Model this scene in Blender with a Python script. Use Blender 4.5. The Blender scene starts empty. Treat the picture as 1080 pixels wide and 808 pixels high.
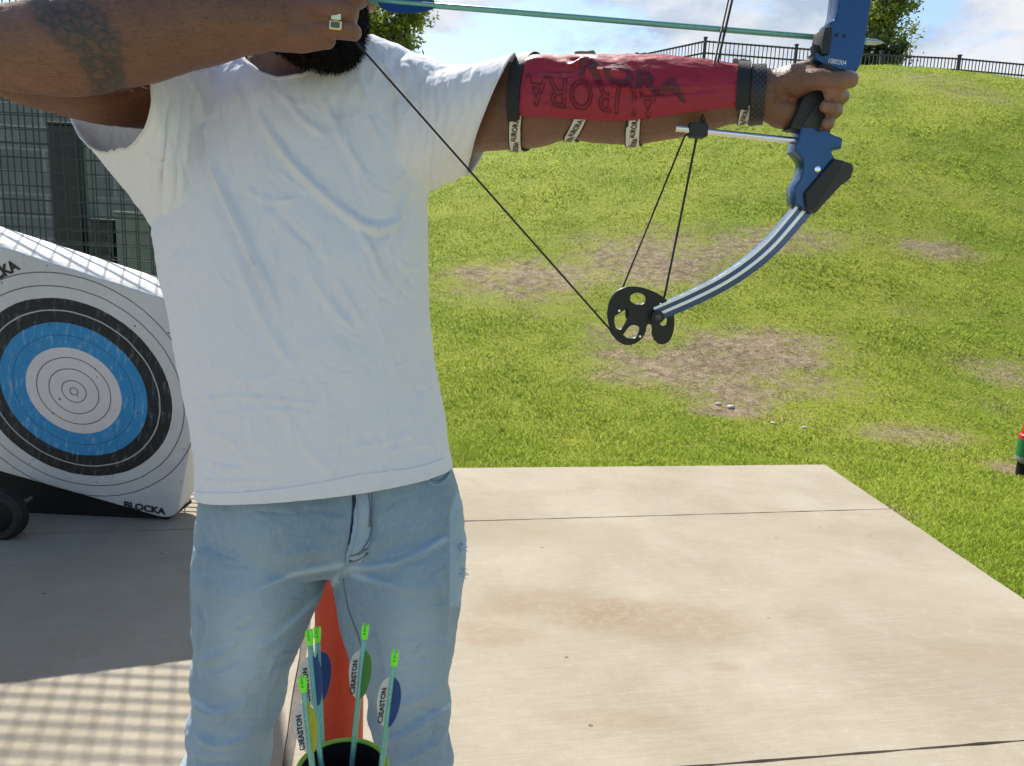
import bpy, bmesh, math, random
import numpy as np
from mathutils import Vector, Matrix, noise
from mathutils.bvhtree import BVHTree
R = math.radians
rnd = random.Random(7)
nrs = np.random.RandomState(11)
scene = bpy.context.scene
COL = scene.collection

# ------------------------------------------------------------------ camera
W_, H_ = 1080.0, 808.0
FPX = 770.0
CAM = Vector((0, 0, 1.32))
PITCH, ROLL = R(10.5), R(2.7)
Xw = Vector((1, 0, 0))
Fw = Vector((0, math.cos(PITCH), -math.sin(PITCH)))
Uw = Vector((0, math.sin(PITCH), math.cos(PITCH)))
Rc = math.cos(ROLL) * Xw + math.sin(ROLL) * Uw
Uc = -math.sin(ROLL) * Xw + math.cos(ROLL) * Uw

def ray(px, py):
    return Fw + Rc * ((px - W_ / 2) / FPX) - Uc * ((py - H_ / 2) / FPX)
def PY(px, py, Y):            # the point of the vertical plane y = Y seen there
    d = ray(px, py)
    return CAM + d * (Y / d.y)
def G(px, py, z=0.0):         # the point of the level z seen there
    d = ray(px, py)
    return CAM + d * ((z - CAM.z) / d.z)
def proj_np(co):
    v = co - np.array(CAM)
    z = v @ np.array(Fw)
    z = np.where(np.abs(z) < 1e-4, 1e-4, z)
    return W_ / 2 + FPX * (v @ np.array(Rc)) / z, H_ / 2 - FPX * (v @ np.array(Uc)) / z, z

cam = bpy.data.cameras.new('camera')
cam.sensor_width = 36; cam.lens = FPX * 36 / W_; cam.clip_start = .02; cam.clip_end = 2000
camo = bpy.data.objects.new('camera', cam); COL.objects.link(camo)
m = Matrix.Identity(4)
for i, ax in enumerate((Rc, Uc, -Fw)):
    for j in range(3): m[j][i] = ax[j]
camo.matrix_world = Matrix.Translation(CAM) @ m
scene.camera = camo

# ------------------------------------------------------------------ light
SUN_EL, SUN_AZ = R(47.5), R(-23)
sv = Vector((math.sin(SUN_AZ) * math.cos(SUN_EL), math.cos(SUN_AZ) * math.cos(SUN_EL), math.sin(SUN_EL)))
sl = bpy.data.lights.new('sun', 'SUN'); sl.energy = SUN_E = 4.5; sl.angle = R(.5); sl.color = (1, .95, .86)
so = bpy.data.objects.new('sun', sl); COL.objects.link(so)
so.rotation_euler = sv.to_track_quat('Z', 'Y').to_euler(); so.location = sv * 30

# ------------------------------------------------------------------ node helpers
class NT:
    def __init__(s, tree): s.t = tree
    def n(s, typ, **kw):
        nd = s.t.nodes.new(typ)
        ins = kw.pop('ins', {})
        for k, v in kw.items(): setattr(nd, k, v)
        for k, v in ins.items(): s.put(nd.inputs[k], v)
        return nd
    def put(s, sock, v):
        if hasattr(v, 'is_output') or isinstance(v, bpy.types.NodeSocket): s.t.links.new(v, sock)
        else: sock.default_value = v
    def math(s, op, a, b=None, c=None, clamp=False):
        nd = s.t.nodes.new('ShaderNodeMath'); nd.operation = op; nd.use_clamp = clamp
        for i, v in enumerate((a, b, c)):
            if v is not None: s.put(nd.inputs[i], v)
        return nd.outputs[0]
    def mix(s, fac, a, b, mode='MIX'):
        nd = s.t.nodes.new('ShaderNodeMix'); nd.data_type = 'RGBA'; nd.blend_type = mode
        s.put(nd.inputs[0], fac); s.put(nd.inputs[6], a); s.put(nd.inputs[7], b)
        return nd.outputs[2]
    def noise(s, vec, scale, detail=4, rough=.55, dist=0, out=0):
        nd = s.n('ShaderNodeTexNoise', ins={'Scale': scale, 'Detail': detail, 'Roughness': rough, 'Distortion': dist})
        if vec is not None: s.put(nd.inputs['Vector'], vec)
        return nd.outputs[out]
    def ramp(s, fac, stops, interp='LINEAR'):
        nd = s.t.nodes.new('ShaderNodeValToRGB'); nd.color_ramp.interpolation = interp
        el = nd.color_ramp.elements
        while len(el) > 1: el.remove(el[-1])
        for i, (p, c) in enumerate(stops):
            e = el[0] if i == 0 else el.new(p)
            e.position = p
            e.color = (c, c, c, 1) if isinstance(c, (int, float)) else (*c, 1)
        s.put(nd.inputs[0], fac); return nd.outputs[0]
    def step(s, v, lo, hi): 
        nd = s.t.nodes.new('ShaderNodeMapRange'); nd.interpolation_type = 'SMOOTHSTEP'
        s.put(nd.inputs[0], v); nd.inputs[1].default_value = lo; nd.inputs[2].default_value = hi
        return nd.outputs[0]
    def mapping(s, vec, scale=(1, 1, 1), rot=(0, 0, 0), loc=(0, 0, 0)):
        nd = s.n('ShaderNodeMapping'); s.put(nd.inputs[0], vec)
        nd.inputs['Scale'].default_value = scale; nd.inputs['Rotation'].default_value = rot; nd.inputs['Location'].default_value = loc
        return nd.outputs[0]

def rgba(c): return (c[0], c[1], c[2], 1)
def newmat(name):
    mt = bpy.data.materials.new(name); mt.use_nodes = True
    nt = NT(mt.node_tree)
    b = mt.node_tree.nodes['Principled BSDF']
    return mt, nt, b
def coords(nt, which='Object'):
    return nt.n('ShaderNodeTexCoord').outputs[which]
def bump(nt, b, h, strength=.3, dist=.01):
    nd = nt.n('ShaderNodeBump', ins={'Strength': strength, 'Distance': dist, 'Height': h})
    nt.put(b.inputs['Normal'], nd.outputs[0])
def plain(name, c, rough=.5, metal=0, var=.12, scale=40, coat=0, bumps=0, spec=.5):
    mt, nt, b = newmat(name)
    v = coords(nt)
    f = nt.noise(v, scale, 5, .6)
    c2 = tuple(max(0, x * (1 - var * 2)) for x in c); c1 = tuple(min(1, x * (1 + var)) for x in c)
    nt.put(b.inputs['Base Color'], nt.mix(f, rgba(c2), rgba(c1)))
    nt.put(b.inputs['Roughness'], nt.math('ADD', nt.math('MULTIPLY', f, .2), rough - .1))
    b.inputs['Metallic'].default_value = metal
    b.inputs['Coat Weight'].default_value = coat
    b.inputs['Specular IOR Level'].default_value = spec
    if bumps: bump(nt, b, nt.noise(v, scale * 4, 3), bumps, .002)
    return mt

# ------------------------------------------------------------------ world
w = bpy.data.worlds.new('World'); scene.world = w; w.use_nodes = True
nt = NT(w.node_tree); nodes = w.node_tree.nodes
bg = nodes['Background']; wout = nodes['World Output']
sky = nt.n('ShaderNodeTexSky', sky_type='NISHITA', sun_disc=False)
sky.sun_elevation = SUN_EL; sky.sun_rotation = SUN_AZ; sky.air_density = 1.0; sky.dust_density = .6; sky.ozone_density = 2.0
nt.put(bg.inputs[0], sky.outputs[0]); bg.inputs[1].default_value = .09
dirv = coords(nt, 'Generated')
sep = nt.n('ShaderNodeSeparateXYZ'); nt.put(sep.inputs[0], dirv)
zc = nt.math('MAXIMUM', nt.math('ADD', sep.outputs[2], .10), .05)
cmb = nt.n('ShaderNodeCombineXYZ')
nt.put(cmb.inputs[0], nt.math('DIVIDE', sep.outputs[0], zc)); nt.put(cmb.inputs[1], nt.math('DIVIDE', sep.outputs[1], zc))
cv = nt.mapping(cmb.outputs[0], loc=(3.1, 1.7, 0))
n1 = nt.noise(cv, .75, 9, .58, .25)
n2 = nt.noise(nt.mapping(dirv, (8, 8, 15), loc=(.6, 0, .3)), 1.0, 8, .62, .3)
cl = nt.math('ADD', nt.math('MULTIPLY', n1, .40), nt.math('MULTIPLY', n2, .60))
mask = nt.step(nt.math("ADD", nt.math("SUBTRACT", cl, .09), nt.math("MULTIPLY", nt.step(sep.outputs[1], -.3, .5), .155)), .46, .575)
bg2 = nt.n('ShaderNodeBackground')
shade = nt.noise(nt.mapping(dirv, (7, 7, 14), loc=(2, 5, 1)), 1.0, 6, .6)
nt.put(bg2.inputs[0], nt.ramp(shade, [(.36, (.52, .63, .78)), (.58, (1.0, 1.0, 1.0))])); bg2.inputs[1].default_value = .43
mx = nt.n('ShaderNodeMixShader'); nt.put(mx.inputs[0], nt.math('MULTIPLY', mask, .92))
nt.put(mx.inputs[1], bg.outputs[0]); nt.put(mx.inputs[2], bg2.outputs[0]); nt.put(wout.inputs[0], mx.outputs[0])
scene.view_settings.view_transform = 'Standard'; scene.view_settings.look = 'None'
scene.view_settings.gamma = 1; scene.view_settings.exposure = 1.08; scene.view_settings.use_curve_mapping = False
scene.render.engine = 'CYCLES'
try:
    scene.cycles.max_bounces = 6; scene.cycles.use_denoising = True; scene.cycles.use_adaptive_sampling = True; scene.cycles.adaptive_threshold = .02
except Exception: pass

# ------------------------------------------------------------------ mesh helpers
class MB:
    def __init__(s): s.v = []; s.f = []
    def add(s, verts, faces):
        o = len(s.v); s.v += [tuple(v) for v in verts]; s.f += [tuple(i + o for i in f) for f in faces]
    def loft(s, rings, cap=True, closed=True):
        n = len(rings[0]); V = [p for r in rings for p in r]; F = []
        for i in range(len(rings) - 1):
            for j in range(n if closed else n - 1):
                k = (j + 1) % n
                F.append((i * n + j, i * n + k, (i + 1) * n + k, (i + 1) * n + j))
        if cap and closed:
            F.append(tuple(range(n - 1, -1, -1))); F.append(tuple((len(rings) - 1) * n + j for j in range(n)))
        s.add(V, F)
    def ell(s, c, a, b, n=32, pw=1.0):
        c = Vector(c); out = []
        for j in range(n):
            t = 2 * math.pi * j / n
            ca, sa = math.cos(t), math.sin(t)
            if pw != 1:
                ca = math.copysign(abs(ca) ** pw, ca); sa = math.copysign(abs(sa) ** pw, sa)
            out.append(c + a * ca + b * sa)
        return out
    def tube(s, pts, rad, n=12, sub=4, flat=1.0, ref=Vector((0, 1, 0)), dome=True, spline=True):
        """rounded tube through pts; rad = one or per point; flat = width along ref / width across"""
        pts = [Vector(p) for p in pts]
        rad = list(rad) if hasattr(rad, '__len__') else [rad] * len(pts)
        P, Q = [], []
        if spline and len(pts) > 2:
            for i in range(len(pts) - 1):
                p0 = pts[max(i - 1, 0)]; p1 = pts[i]; p2 = pts[i + 1]; p3 = pts[min(i + 2, len(pts) - 1)]
                for k in range(sub):
                    t = k / sub
                    P.append(.5 * ((2 * p1) + (p2 - p0) * t + (2 * p0 - 5 * p1 + 4 * p2 - p3) * t * t + (3 * p1 - p0 - 3 * p2 + p3) * t ** 3))
                    tt = t * t * (3 - 2 * t)
                    Q.append(rad[i] * (1 - tt) + rad[i + 1] * tt)
            P.append(pts[-1]); Q.append(rad[-1])
        else: P, Q = pts, rad
        rings = []
        N = len(P)
        for i in range(N):
            t = (P[min(i + 1, N - 1)] - P[max(i - 1, 0)]).normalized()
            b = ref - t * ref.dot(t)
            if b.length < .05: b = Vector((.3, .2, 1)) - t * Vector((.3, .2, 1)).dot(t)
            b.normalize(); a = b.cross(t).normalized()
            if dome and i == 0:
                for q in (.25, .65, .9): rings.append(s.ell(P[0] - t * Q[0] * math.sqrt(1 - q * q) * .8, a * Q[0] * q, b * Q[0] * q * flat, n))
            rings.append(s.ell(P[i], a * Q[i], b * Q[i] * flat, n))
            if dome and i == N - 1:
                for q in (.9, .65, .25): rings.append(s.ell(P[-1] + t * Q[-1] * math.sqrt(1 - q * q) * .8, a * Q[-1] * q, b * Q[-1] * q * flat, n))
        s.loft(rings)
    def blob(s, c, rx, ry, rz, rot=None, n=20, m=12):
        c = Vector(c); rings = []
        for i in range(1, m):
            t = math.pi * i / m - math.pi / 2
            rr = math.cos(t)
            ring = []
            for j in range(n):
                p = Vector((rx * rr * math.cos(2 * math.pi * j / n), ry * rr * math.sin(2 * math.pi * j / n), rz * math.sin(t)))
                if rot is not None: p = rot @ p
                ring.append(c + p)
            rings.append(ring)
        s.loft(rings)
    def box(s, c, sx, sy, sz, rot=None):
        c = Vector(c); V = []
        for z in (-1, 1):
            for x, y in ((-1, -1), (1, -1), (1, 1), (-1, 1)):
                p = Vector((x * sx / 2, y * sy / 2, z * sz / 2))
                V.append(c + (rot @ p if rot is not None else p))
        s.add(V, [(3, 2, 1, 0), (4, 5, 6, 7), (0, 1, 5, 4), (1, 2, 6, 5), (2, 3, 7, 6), (3, 0, 4, 7)])
    def bar(s, p, q, wx, wy, ref=Vector((0, 1, 0))):
        p = Vector(p); q = Vector(q); t = (q - p).normalized()
        b = (ref - t * ref.dot(t)).normalized(); a = b.cross(t)
        rr = [[o + a * wx * i / 2 + b * wy * j / 2 for i, j in ((-1, -1), (1, -1), (1, 1), (-1, 1))] for o in (p, q)]
        s.loft(rr)
    def lathe(s, prof, c=Vector((0, 0, 0)), n=40, caps=True):
        s.loft([[Vector(c) + Vector((r * math.cos(2 * math.pi * j / n), r * math.sin(2 * math.pi * j / n), z)) for j in range(n)] for r, z in prof], cap=caps)
    def mesh(s, name):
        me = bpy.data.meshes.new(name); me.from_pydata(s.v, [], s.f); me.update()
        return me
    def build(s, name, mat=None, parent=None, smooth=False, bevel=0, fix=True):
        me = s.mesh(name)
        return link(name, me, mat, parent, smooth, bevel, fix)

def link(name, me, mat=None, parent=None, smooth=False, bevel=0, fix=True):
    if fix:
        bm = bmesh.new(); bm.from_mesh(me); bmesh.ops.recalc_face_normals(bm, faces=bm.faces); bm.to_mesh(me); bm.free()
    o = bpy.data.objects.new(name, me); COL.objects.link(o)
    if mat: me.materials.append(mat)
    if parent is not None: o.parent = parent
    if bevel:
        md = o.modifiers.new('bevel', 'BEVEL'); md.width = bevel; md.segments = 2; md.limit_method = 'ANGLE'; md.angle_limit = R(35)
    if smooth:
        me.polygons.foreach_set('use_smooth', [True] * len(me.polygons))
        if smooth == 'auto':
            try: me.set_sharp_from_angle(angle=R(40))
            except Exception: pass
    return o
def empty(name, loc=(0, 0, 0), parent=None):
    o = bpy.data.objects.new(name, None); COL.objects.link(o); o.location = loc; o.empty_display_size = .1
    if parent is not None: o.parent = parent
    return o
def tag(o, label=None, cat=None, group=None, kind=None):
    if label: o['label'] = label
    if cat: o['category'] = cat
    if group: o['group'] = group
    if kind: o['kind'] = kind
    return o
def np_mesh(name, V, F):
    """fast mesh from arrays: V (n,3), F (m,k)"""
    me = bpy.data.meshes.new(name); k = F.shape[1]
    me.vertices.add(len(V)); me.vertices.foreach_set('co', np.ascontiguousarray(V, dtype=np.float32).ravel())
    me.loops.add(F.size); me.loops.foreach_set('vertex_index', np.ascontiguousarray(F, dtype=np.int32).ravel())
    me.polygons.add(len(F)); me.polygons.foreach_set('loop_start', np.arange(0, F.size, k, dtype=np.int32))
    try: me.polygons.foreach_set('loop_total', np.full(len(F), k, dtype=np.int32))
    except Exception: pass
    me.update(calc_edges=True); return me
def set_attr(me, name, arr):
    a = me.attributes.new(name, 'FLOAT', 'POINT'); a.data.foreach_set('value', np.ascontiguousarray(arr, dtype=np.float32))
def attr(nt, name): return nt.n('ShaderNodeAttribute', attribute_name=name).outputs['Fac']
def get_co(me):
    a = np.empty(len(me.vertices) * 3, np.float32); me.vertices.foreach_get('co', a); return a.reshape(-1, 3).astype(np.float64)
def set_co(me, a): me.vertices.foreach_set('co', np.ascontiguousarray(a, np.float32).ravel()); me.update()
def get_no(me):
    a = np.empty(len(me.vertices) * 3, np.float32); me.vertex_normals.foreach_get('vector', a); return a.reshape(-1, 3).astype(np.float64)
def evaluated(me, mods):
    """the mesh after a list of (type, settings) modifiers"""
    o = bpy.data.objects.new('tmp', me); COL.objects.link(o)
    for typ, kw in mods:
        md = o.modifiers.new('m', typ)
        for k, v in kw.items(): setattr(md, k, v)
    dg = bpy.context.evaluated_depsgraph_get(); dg.update()
    r = bpy.data.meshes.new_from_object(o.evaluated_get(dg))
    bpy.data.objects.remove(o); return r
def remesh(mb, voxel, smooth_it=6, fac=.5):
    return evaluated(mb.mesh('raw'), [('REMESH', dict(mode='VOXEL', voxel_size=voxel, use_smooth_shade=True)), ('SMOOTH', dict(factor=fac, iterations=smooth_it))])
def seg_dist(px, py, poly):
    """distance to polyline and position (0..1) along it"""
    best = np.full(px.shape, 1e9); pos = np.zeros(px.shape)
    L = [0]
    for a, b in zip(poly, poly[1:]): L.append(L[-1] + math.hypot(b[0] - a[0], b[1] - a[1]))
    for i, (a, b) in enumerate(zip(poly, poly[1:])):
        dx, dy = b[0] - a[0], b[1] - a[1]; l2 = dx * dx + dy * dy + 1e-9
        t = np.clip(((px - a[0]) * dx + (py - a[1]) * dy) / l2, 0, 1)
        d = np.hypot(px - a[0] - t * dx, py - a[1] - t * dy)
        u = (L[i] + t * math.sqrt(l2)) / L[-1]
        k = d < best; best = np.where(k, d, best); pos = np.where(k, u, pos)
    return best, pos
def smooth_poly(pts, sub=6):
    out = []
    for i in range(len(pts) - 1):
        p0 = pts[max(i - 1, 0)]; p1 = pts[i]; p2 = pts[i + 1]; p3 = pts[min(i + 2, len(pts) - 1)]
        for k in range(sub):
            t = k / sub
            out.append(tuple(.5 * (2 * b + (c - a) * t + (2 * a - 5 * b + 4 * c - d) * t * t + (3 * b - a - 3 * c + d) * t ** 3) for a, b, c, d in zip(p0, p1, p2, p3)))
    out.append(tuple(pts[-1])); return out
def fold(me, folds, facing=True):
    """press cloth folds (polyline on the front, width px, height mm) into a mesh along its normals"""
    co = get_co(me); no = get_no(me); px, py, z = proj_np(co)
    view = co - np.array(CAM); view /= np.linalg.norm(view, axis=1)[:, None]
    fr = np.clip(-(view * no).sum(1) * 2.5, 0, 1) if facing else np.ones(len(co))
    dsp = np.zeros(len(co))
    for poly, wd, h in folds:
        poly = smooth_poly(poly, 4) if len(poly) > 2 else poly
        d, u = seg_dist(px, py, poly)
        tp = np.clip(np.sin(np.clip(u, 0.02, .98) * math.pi) * 1.8, 0, 1)
        dsp += h * .001 * tp * (.55 * np.exp(-(d / wd) ** 2) + .45 * np.exp(-d / (.55 * wd)) - .45 * np.exp(-(d / (2.2 * wd)) ** 2))
    set_co(me, co + no * (dsp * fr)[:, None])
def crumple(me, scale, amp, octv=3, seed=0, stretch=(1, 1, 1), ridged=False, wt=None):
    co = get_co(me); no = get_no(me)
    d = np.empty(len(co))
    st = np.array(stretch) * scale
    q = co * st + seed
    for i in range(len(co)):
        v = Vector(q[i]); s = 0; a = 1
        for k in range(octv):
            n = noise.noise(v)
            s += a * ((1 - 2 * abs(n)) if ridged else n); v = v * 2.1; a *= .5
        d[i] = s
    if wt is not None: d *= wt
    set_co(me, co + no * (d * amp)[:, None])
def text_mesh(s, size=1.0, bold=0.0, extrude=0.0, bevel=0.0, fill='FRONT', shear=0, space=1.0, align='CENTER'):
    cu = bpy.data.curves.new('t', 'FONT'); cu.body = s; cu.size = size; cu.offset = bold; cu.extrude = extrude
    cu.bevel_depth = bevel; cu.fill_mode = fill; cu.shear = shear; cu.space_character = space
    cu.align_x = align; cu.align_y = 'CENTER'; cu.resolution_u = 3; cu.bevel_resolution = 0
    o = bpy.data.objects.new('t', cu); COL.objects.link(o)
    dg = bpy.context.evaluated_depsgraph_get(); dg.update()
    me = bpy.data.meshes.new_from_object(o.evaluated_get(dg)); bpy.data.objects.remove(o)
    return me
def curve2d(polys, half, bevel=0.0):
    """flat plate with holes from closed outlines (x, y)"""
    cu = bpy.data.curves.new('c', 'CURVE'); cu.dimensions = '2D'; cu.fill_mode = 'BOTH'; cu.extrude = max(half - bevel, 1e-5); cu.bevel_depth = bevel; cu.bevel_resolution = 1
    for pl in polys:
        sp = cu.splines.new('POLY'); sp.points.add(len(pl) - 1); sp.use_cyclic_u = True
        for p, q in zip(sp.points, pl): p.co = (q[0], q[1], 0, 1)
    o = bpy.data.objects.new('c', cu); COL.objects.link(o)
    dg = bpy.context.evaluated_depsgraph_get(); dg.update()
    me = bpy.data.meshes.new_from_object(o.evaluated_get(dg)); bpy.data.objects.remove(o)
    return me
PXM = 1 / 760.0
def plate(polys, Y, half, bevel=.0):
    """an outline as seen in the bow's own vertical plane, given real thickness (m)"""
    me = curve2d([[(x * PXM, -y * PXM) for x, y in pl] for pl in polys], half, bevel)
    for v in me.vertices:
        p = PY(v.co.x / PXM, -v.co.y / PXM, Y); v.co = p + Vector((0, v.co.z, 0))
    me.update(); return me
def bvh_of(me):
    co = [v.co.copy() for v in me.vertices]
    return BVHTree.FromPolygons(co, [tuple(p.vertices) for p in me.polygons])
def hit(tree, px, py, off=0.0):
    d = ray(px, py).normalized()
    loc, nrm, idx, dist = tree.ray_cast(CAM, d)
    if loc is None: return None, None
    if nrm.dot(d) > 0: nrm = -nrm
    return loc + nrm * off, nrm
def drape(tree, outline_rows, off, thick):
    """a strip lying on a surface: rows of (px,py) points, front face 'off' above it"""
    rows_t, rows_b = [], []
    for row in outline_rows:
        a = []; b = []
        for (x, y) in row:
            p, n_ = hit(tree, x, y)
            if p is None: return None
            a.append(p + n_ * off); b.append(p - n_ * (thick - off))
        rows_t.append(a); rows_b.append(b)
    mb = MB()
    n = len(rows_t[0])
    rings = [t + b[::-1] for t, b in zip(rows_t, rows_b)]
    mb.loft(rings)
    return mb
def strip_rows(poly, w0, w1=None, sub=6, across=2):
    w1 = w0 if w1 is None else w1
    P = smooth_poly(poly, sub) if len(poly) > 2 else [tuple(poly[0][k] + (poly[1][k] - poly[0][k]) * t / 8 for k in (0, 1)) for t in range(9)]
    rows = []
    for i, p in enumerate(P):
        q = P[min(i + 1, len(P) - 1)]; r = P[max(i - 1, 0)]
        dx, dy = q[0] - r[0], q[1] - r[1]; l = math.hypot(dx, dy) + 1e-9
        nx, ny = -dy / l, dx / l
        wd = w0 + (w1 - w0) * i / (len(P) - 1)
        rows.append([(p[0] + nx * wd * (j / across - .5), p[1] + ny * wd * (j / across - .5)) for j in range(across + 1)])
    return rows
# ================================================================== terrain
crest_px = [(-700, 60), (0, 175), (300, 175), (480, 152), (600, 128), (700, 108), (800, 88), (880, 74), (950, 70), (1020, 71), (1080, 76), (1300, 100), (1900, 170)]
YC0, YC1 = 5.0, 20.0
def S_prof(y):
    t = np.clip((y - YC0) / (YC1 - YC0), 0, 1)
    s = t * t * (3 - 2 * t)
    s = .55 * s + .45 * np.sin(t * math.pi / 2) ** 1.25
    return s * (1 - .12 * np.clip((y - 24) / 30, 0, 1))
_ys = np.linspace(5.5, 24, 200); _Sp = S_prof(_ys)
_hx, _hh = [], []
for px, py in crest_px:
    q = PY(px, py, 1.0); sl_ = q.z - CAM.z
    lo, hi = .2, 20
    for _ in range(40):
        h = (lo + hi) / 2
        mval = ((h * _Sp - CAM.z) / _ys).max()
        if mval > sl_: hi = h
        else: lo = h
    _hx.append(q.x * 15.5); _hh.append(h)
_hx = np.array(_hx); _hh = np.array(_hh)
_fx = np.linspace(_hx[0], _hx[-1], 500); _fh = np.interp(_fx, _hx, _hh)
_k = np.hanning(31); _k /= _k.sum(); _fh = np.convolve(np.pad(_fh, 15, mode='edge'), _k, mode='valid')
def tz(x, y):
    x = np.asarray(x, float); y = np.asarray(y, float)
    z = np.interp(x * 15.5 / np.clip(y, 9, 15.5), _fx, _fh) * S_prof(y) - .045
    z = z + .05 * np.sin(x * 1.3 + 2 * np.sin(y * .7)) * np.clip((y - 6) / 5, 0, 1) * np.sin(y * 1.1 + x * .3)
    z = z + .018 * np.sin(x * 4.1 + y * 2.3) * np.sin(y * 3.7 - x * 1.9) * np.clip((y - 5.2) / 2, 0, 1)
    return z
def T(px, py):
    d = ray(px, py); lo = 2.0; prev = lo
    for i in range(3000):
        t = 2 + i * .02
        p = CAM + d * t
        if p.z < float(tz(p.x, p.y)): return p
    return CAM + d * 25

patches = [  # px, py, rx, ry, strength: worn spots of the lawn
    (560, 292, 95, 26, .75), (690, 275, 95, 34, .8), (800, 255, 110, 20, .62), (620, 250, 60, 14, .4), (505, 288, 45, 12, .75), (985, 262, 40, 14, .75), (905, 250, 60, 12, .35),
    (740, 385, 110, 26, 1.0), (800, 370, 90, 30, .8), (670, 352, 70, 16, .6), (690, 395, 70, 14, .8), (770, 415, 60, 18, .9), (850, 405, 70, 20, .6), (650, 375, 50, 12, .6),
    (960, 458, 60, 14, .65), (1060, 395, 50, 24, .55), (1065, 495, 22, 8, .8), (1050, 428, 50, 18, .3), (905, 455, 50, 10, .3), (770, 434, 45, 7, 1.0), (930, 540, 22, 12, .6), (820, 440, 60, 12, .4),
    (1030, 100, 55, 12, .42), (985, 84, 60, 8, .4), (700, 215, 160, 16, .22), (590, 330, 70, 12, .35), (960, 330, 90, 16, .22), (1000, 200, 90, 14, .2)]
_pw = []
for px, py, rx, ry, s_ in patches:
    c = T(px, py); a = T(px, py + ry); b = T(px, py - ry)
    d = (c - CAM).length
    _pw.append((c.x, c.y, 1.15 * rx * d / FPX, 1.15 * max(abs(b.y - a.y) / 2, .12), min(1.1, s_ * 1.25)))
def dryness(x, y):
    r = np.zeros(np.shape(x))
    for cx, cy, ax, ay, s_ in _pw:
        q = ((x - cx) / ax) ** 2 + ((y - cy) / ay) ** 2
        r = np.maximum(r, s_ * np.exp(-q * 1.1))
    return r

def axis(lo, hi, step, far):
    a = list(np.arange(lo, hi + 1e-6, step)); st = step; v = hi; b = []
    while v < far: st *= 1.35; v += st; b.append(v)
    st = step; v = lo; c = []
    while v > -far: st *= 1.35; v -= st; c.append(v)
    return np.array(c[::-1] + a + b)
ax_ = axis(-3, 16, .1, 420); ay_ = axis(3.2, 22, .1, 420)
gx, gy = np.meshgrid(ax_, ay_); V = np.stack([gx, gy, tz(gx, gy)], -1).reshape(-1, 3)
nx_, ny_ = len(ax_), len(ay_)
ii, jj = np.meshgrid(np.arange(nx_ - 1), np.arange(ny_ - 1)); b0 = (jj * nx_ + ii).ravel()
gme = np_mesh('ground', V, np.stack([b0, b0 + 1, b0 + nx_ + 1, b0 + nx_], -1))
set_attr(gme, 'dry', dryness(V[:, 0], V[:, 1]))

def lawn_dry(nt, v):
    d = attr(nt, 'dry')
    n = nt.noise(v, 3.2, 8, .68, .3); n2 = nt.noise(v, 15, 5, .65)
    e = nt.math('ADD', nt.math('MULTIPLY', nt.math('SUBTRACT', n, .5), 1.7), nt.math('MULTIPLY', nt.math('SUBTRACT', n2, .5), 1.3))
    return nt.step(nt.math('ADD', d, nt.math('MULTIPLY', e, nt.math('ADD', nt.math('MULTIPLY', d, .9), .32))), .22, 1.0)
mt, nt, b = newmat('lawn'); v = coords(nt)
dry = lawn_dry(nt, v)
big = nt.noise(v, .55, 4, .55); mid = nt.noise(v, 5, 6, .7); fin = nt.noise(nt.mapping(v, (60, 60, 60)), 1, 5, .8)
gcol = nt.mix(nt.step(big, .32, .68), (.180, .250, .018, 1), (.300, .340, .036, 1))
gcol = nt.mix(nt.step(mid, .35, .75), gcol, (.30, .32, .05, 1))
gcol = nt.mix(nt.math('MULTIPLY', nt.step(fin, .5, .75), .3), gcol, (.055, .09, .014, 1))
dcol = nt.mix(nt.step(nt.noise(v, 11, 8, .75, .4), .32, .68), (.16, .115, .070, 1), (.46, .36, .24, 1))
dcol = nt.mix(nt.step(fin, .48, .72), dcol, (.11, .085, .052, 1))
nt.put(b.inputs['Base Color'], nt.mix(dry, gcol, dcol)); b.inputs['Roughness'].default_value = .95
b.inputs['Specular IOR Level'].default_value = .15
bump(nt, b, nt.math('ADD', fin, nt.math('MULTIPLY', mid, 1.5)), .9, .035)
tag(link('ground', gme, mt, smooth=True, fix=False), kind='structure')

# ------------------------------------------------------------------ concrete pad, cut into slabs by its joints
pad = [G(870, 490)]
far_dir = (G(870, 490) - G(480, 493.7)).normalized(); right_dir = (G(1080, 632) - G(870, 490)).normalized()
C0 = pad[0]
far_left = C0 - far_dir * 9.5
near_right = C0 + right_dir * 9.0
PADP = [Vector((p.x, p.y)) for p in (C0, far_left, far_left + Vector((0, -10.5, 0)), Vector((near_right.x, far_left.y - 10.5, 0)), near_right)]
jA = (G(150, 559.5), G(930, 537)); jB = (G(735, 808), G(1080, 781)); jC = (G(316, 715), G(303, 808))
def clip(poly, p, n):
    out = []
    for i in range(len(poly)):
        a, b_ = poly[i], poly[(i + 1) % len(poly)]
        da, db = (a - p).dot(n), (b_ - p).dot(n)
        if da >= 0: out.append(a)
        if da * db < 0: out.append(a + (b_ - a) * (da / (da - db)))
    return out
def cut(polys, line, gap):
    a = Vector((line[0].x, line[0].y)); d = Vector((line[1].x, line[1].y)) - a; d.normalize(); n = Vector((-d.y, d.x)); out = []
    for pl in polys:
        for s_ in (1, -1):
            q = clip(pl, a + n * s_ * gap / 2, n * s_)
            if len(q) > 2: out.append(q)
    return out
dA = Vector((jA[1].x - jA[0].x, jA[1].y - jA[0].y)).normalized()
slabs = cut(cut(cut([PADP], jA, .009), jB, .009), jC, .026)
mt, nt, b = newmat('broomed_concrete'); v = coords(nt)
rot = math.atan2(dA.y, dA.x)
vv = nt.mapping(v, (1, 1, 1), (0, 0, -rot))
br = nt.noise(nt.mapping(vv, (5, 75, 1)), 1, 6, .75); br2 = nt.noise(nt.mapping(vv, (2.0, 9, 1)), 1, 6, .7)
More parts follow.
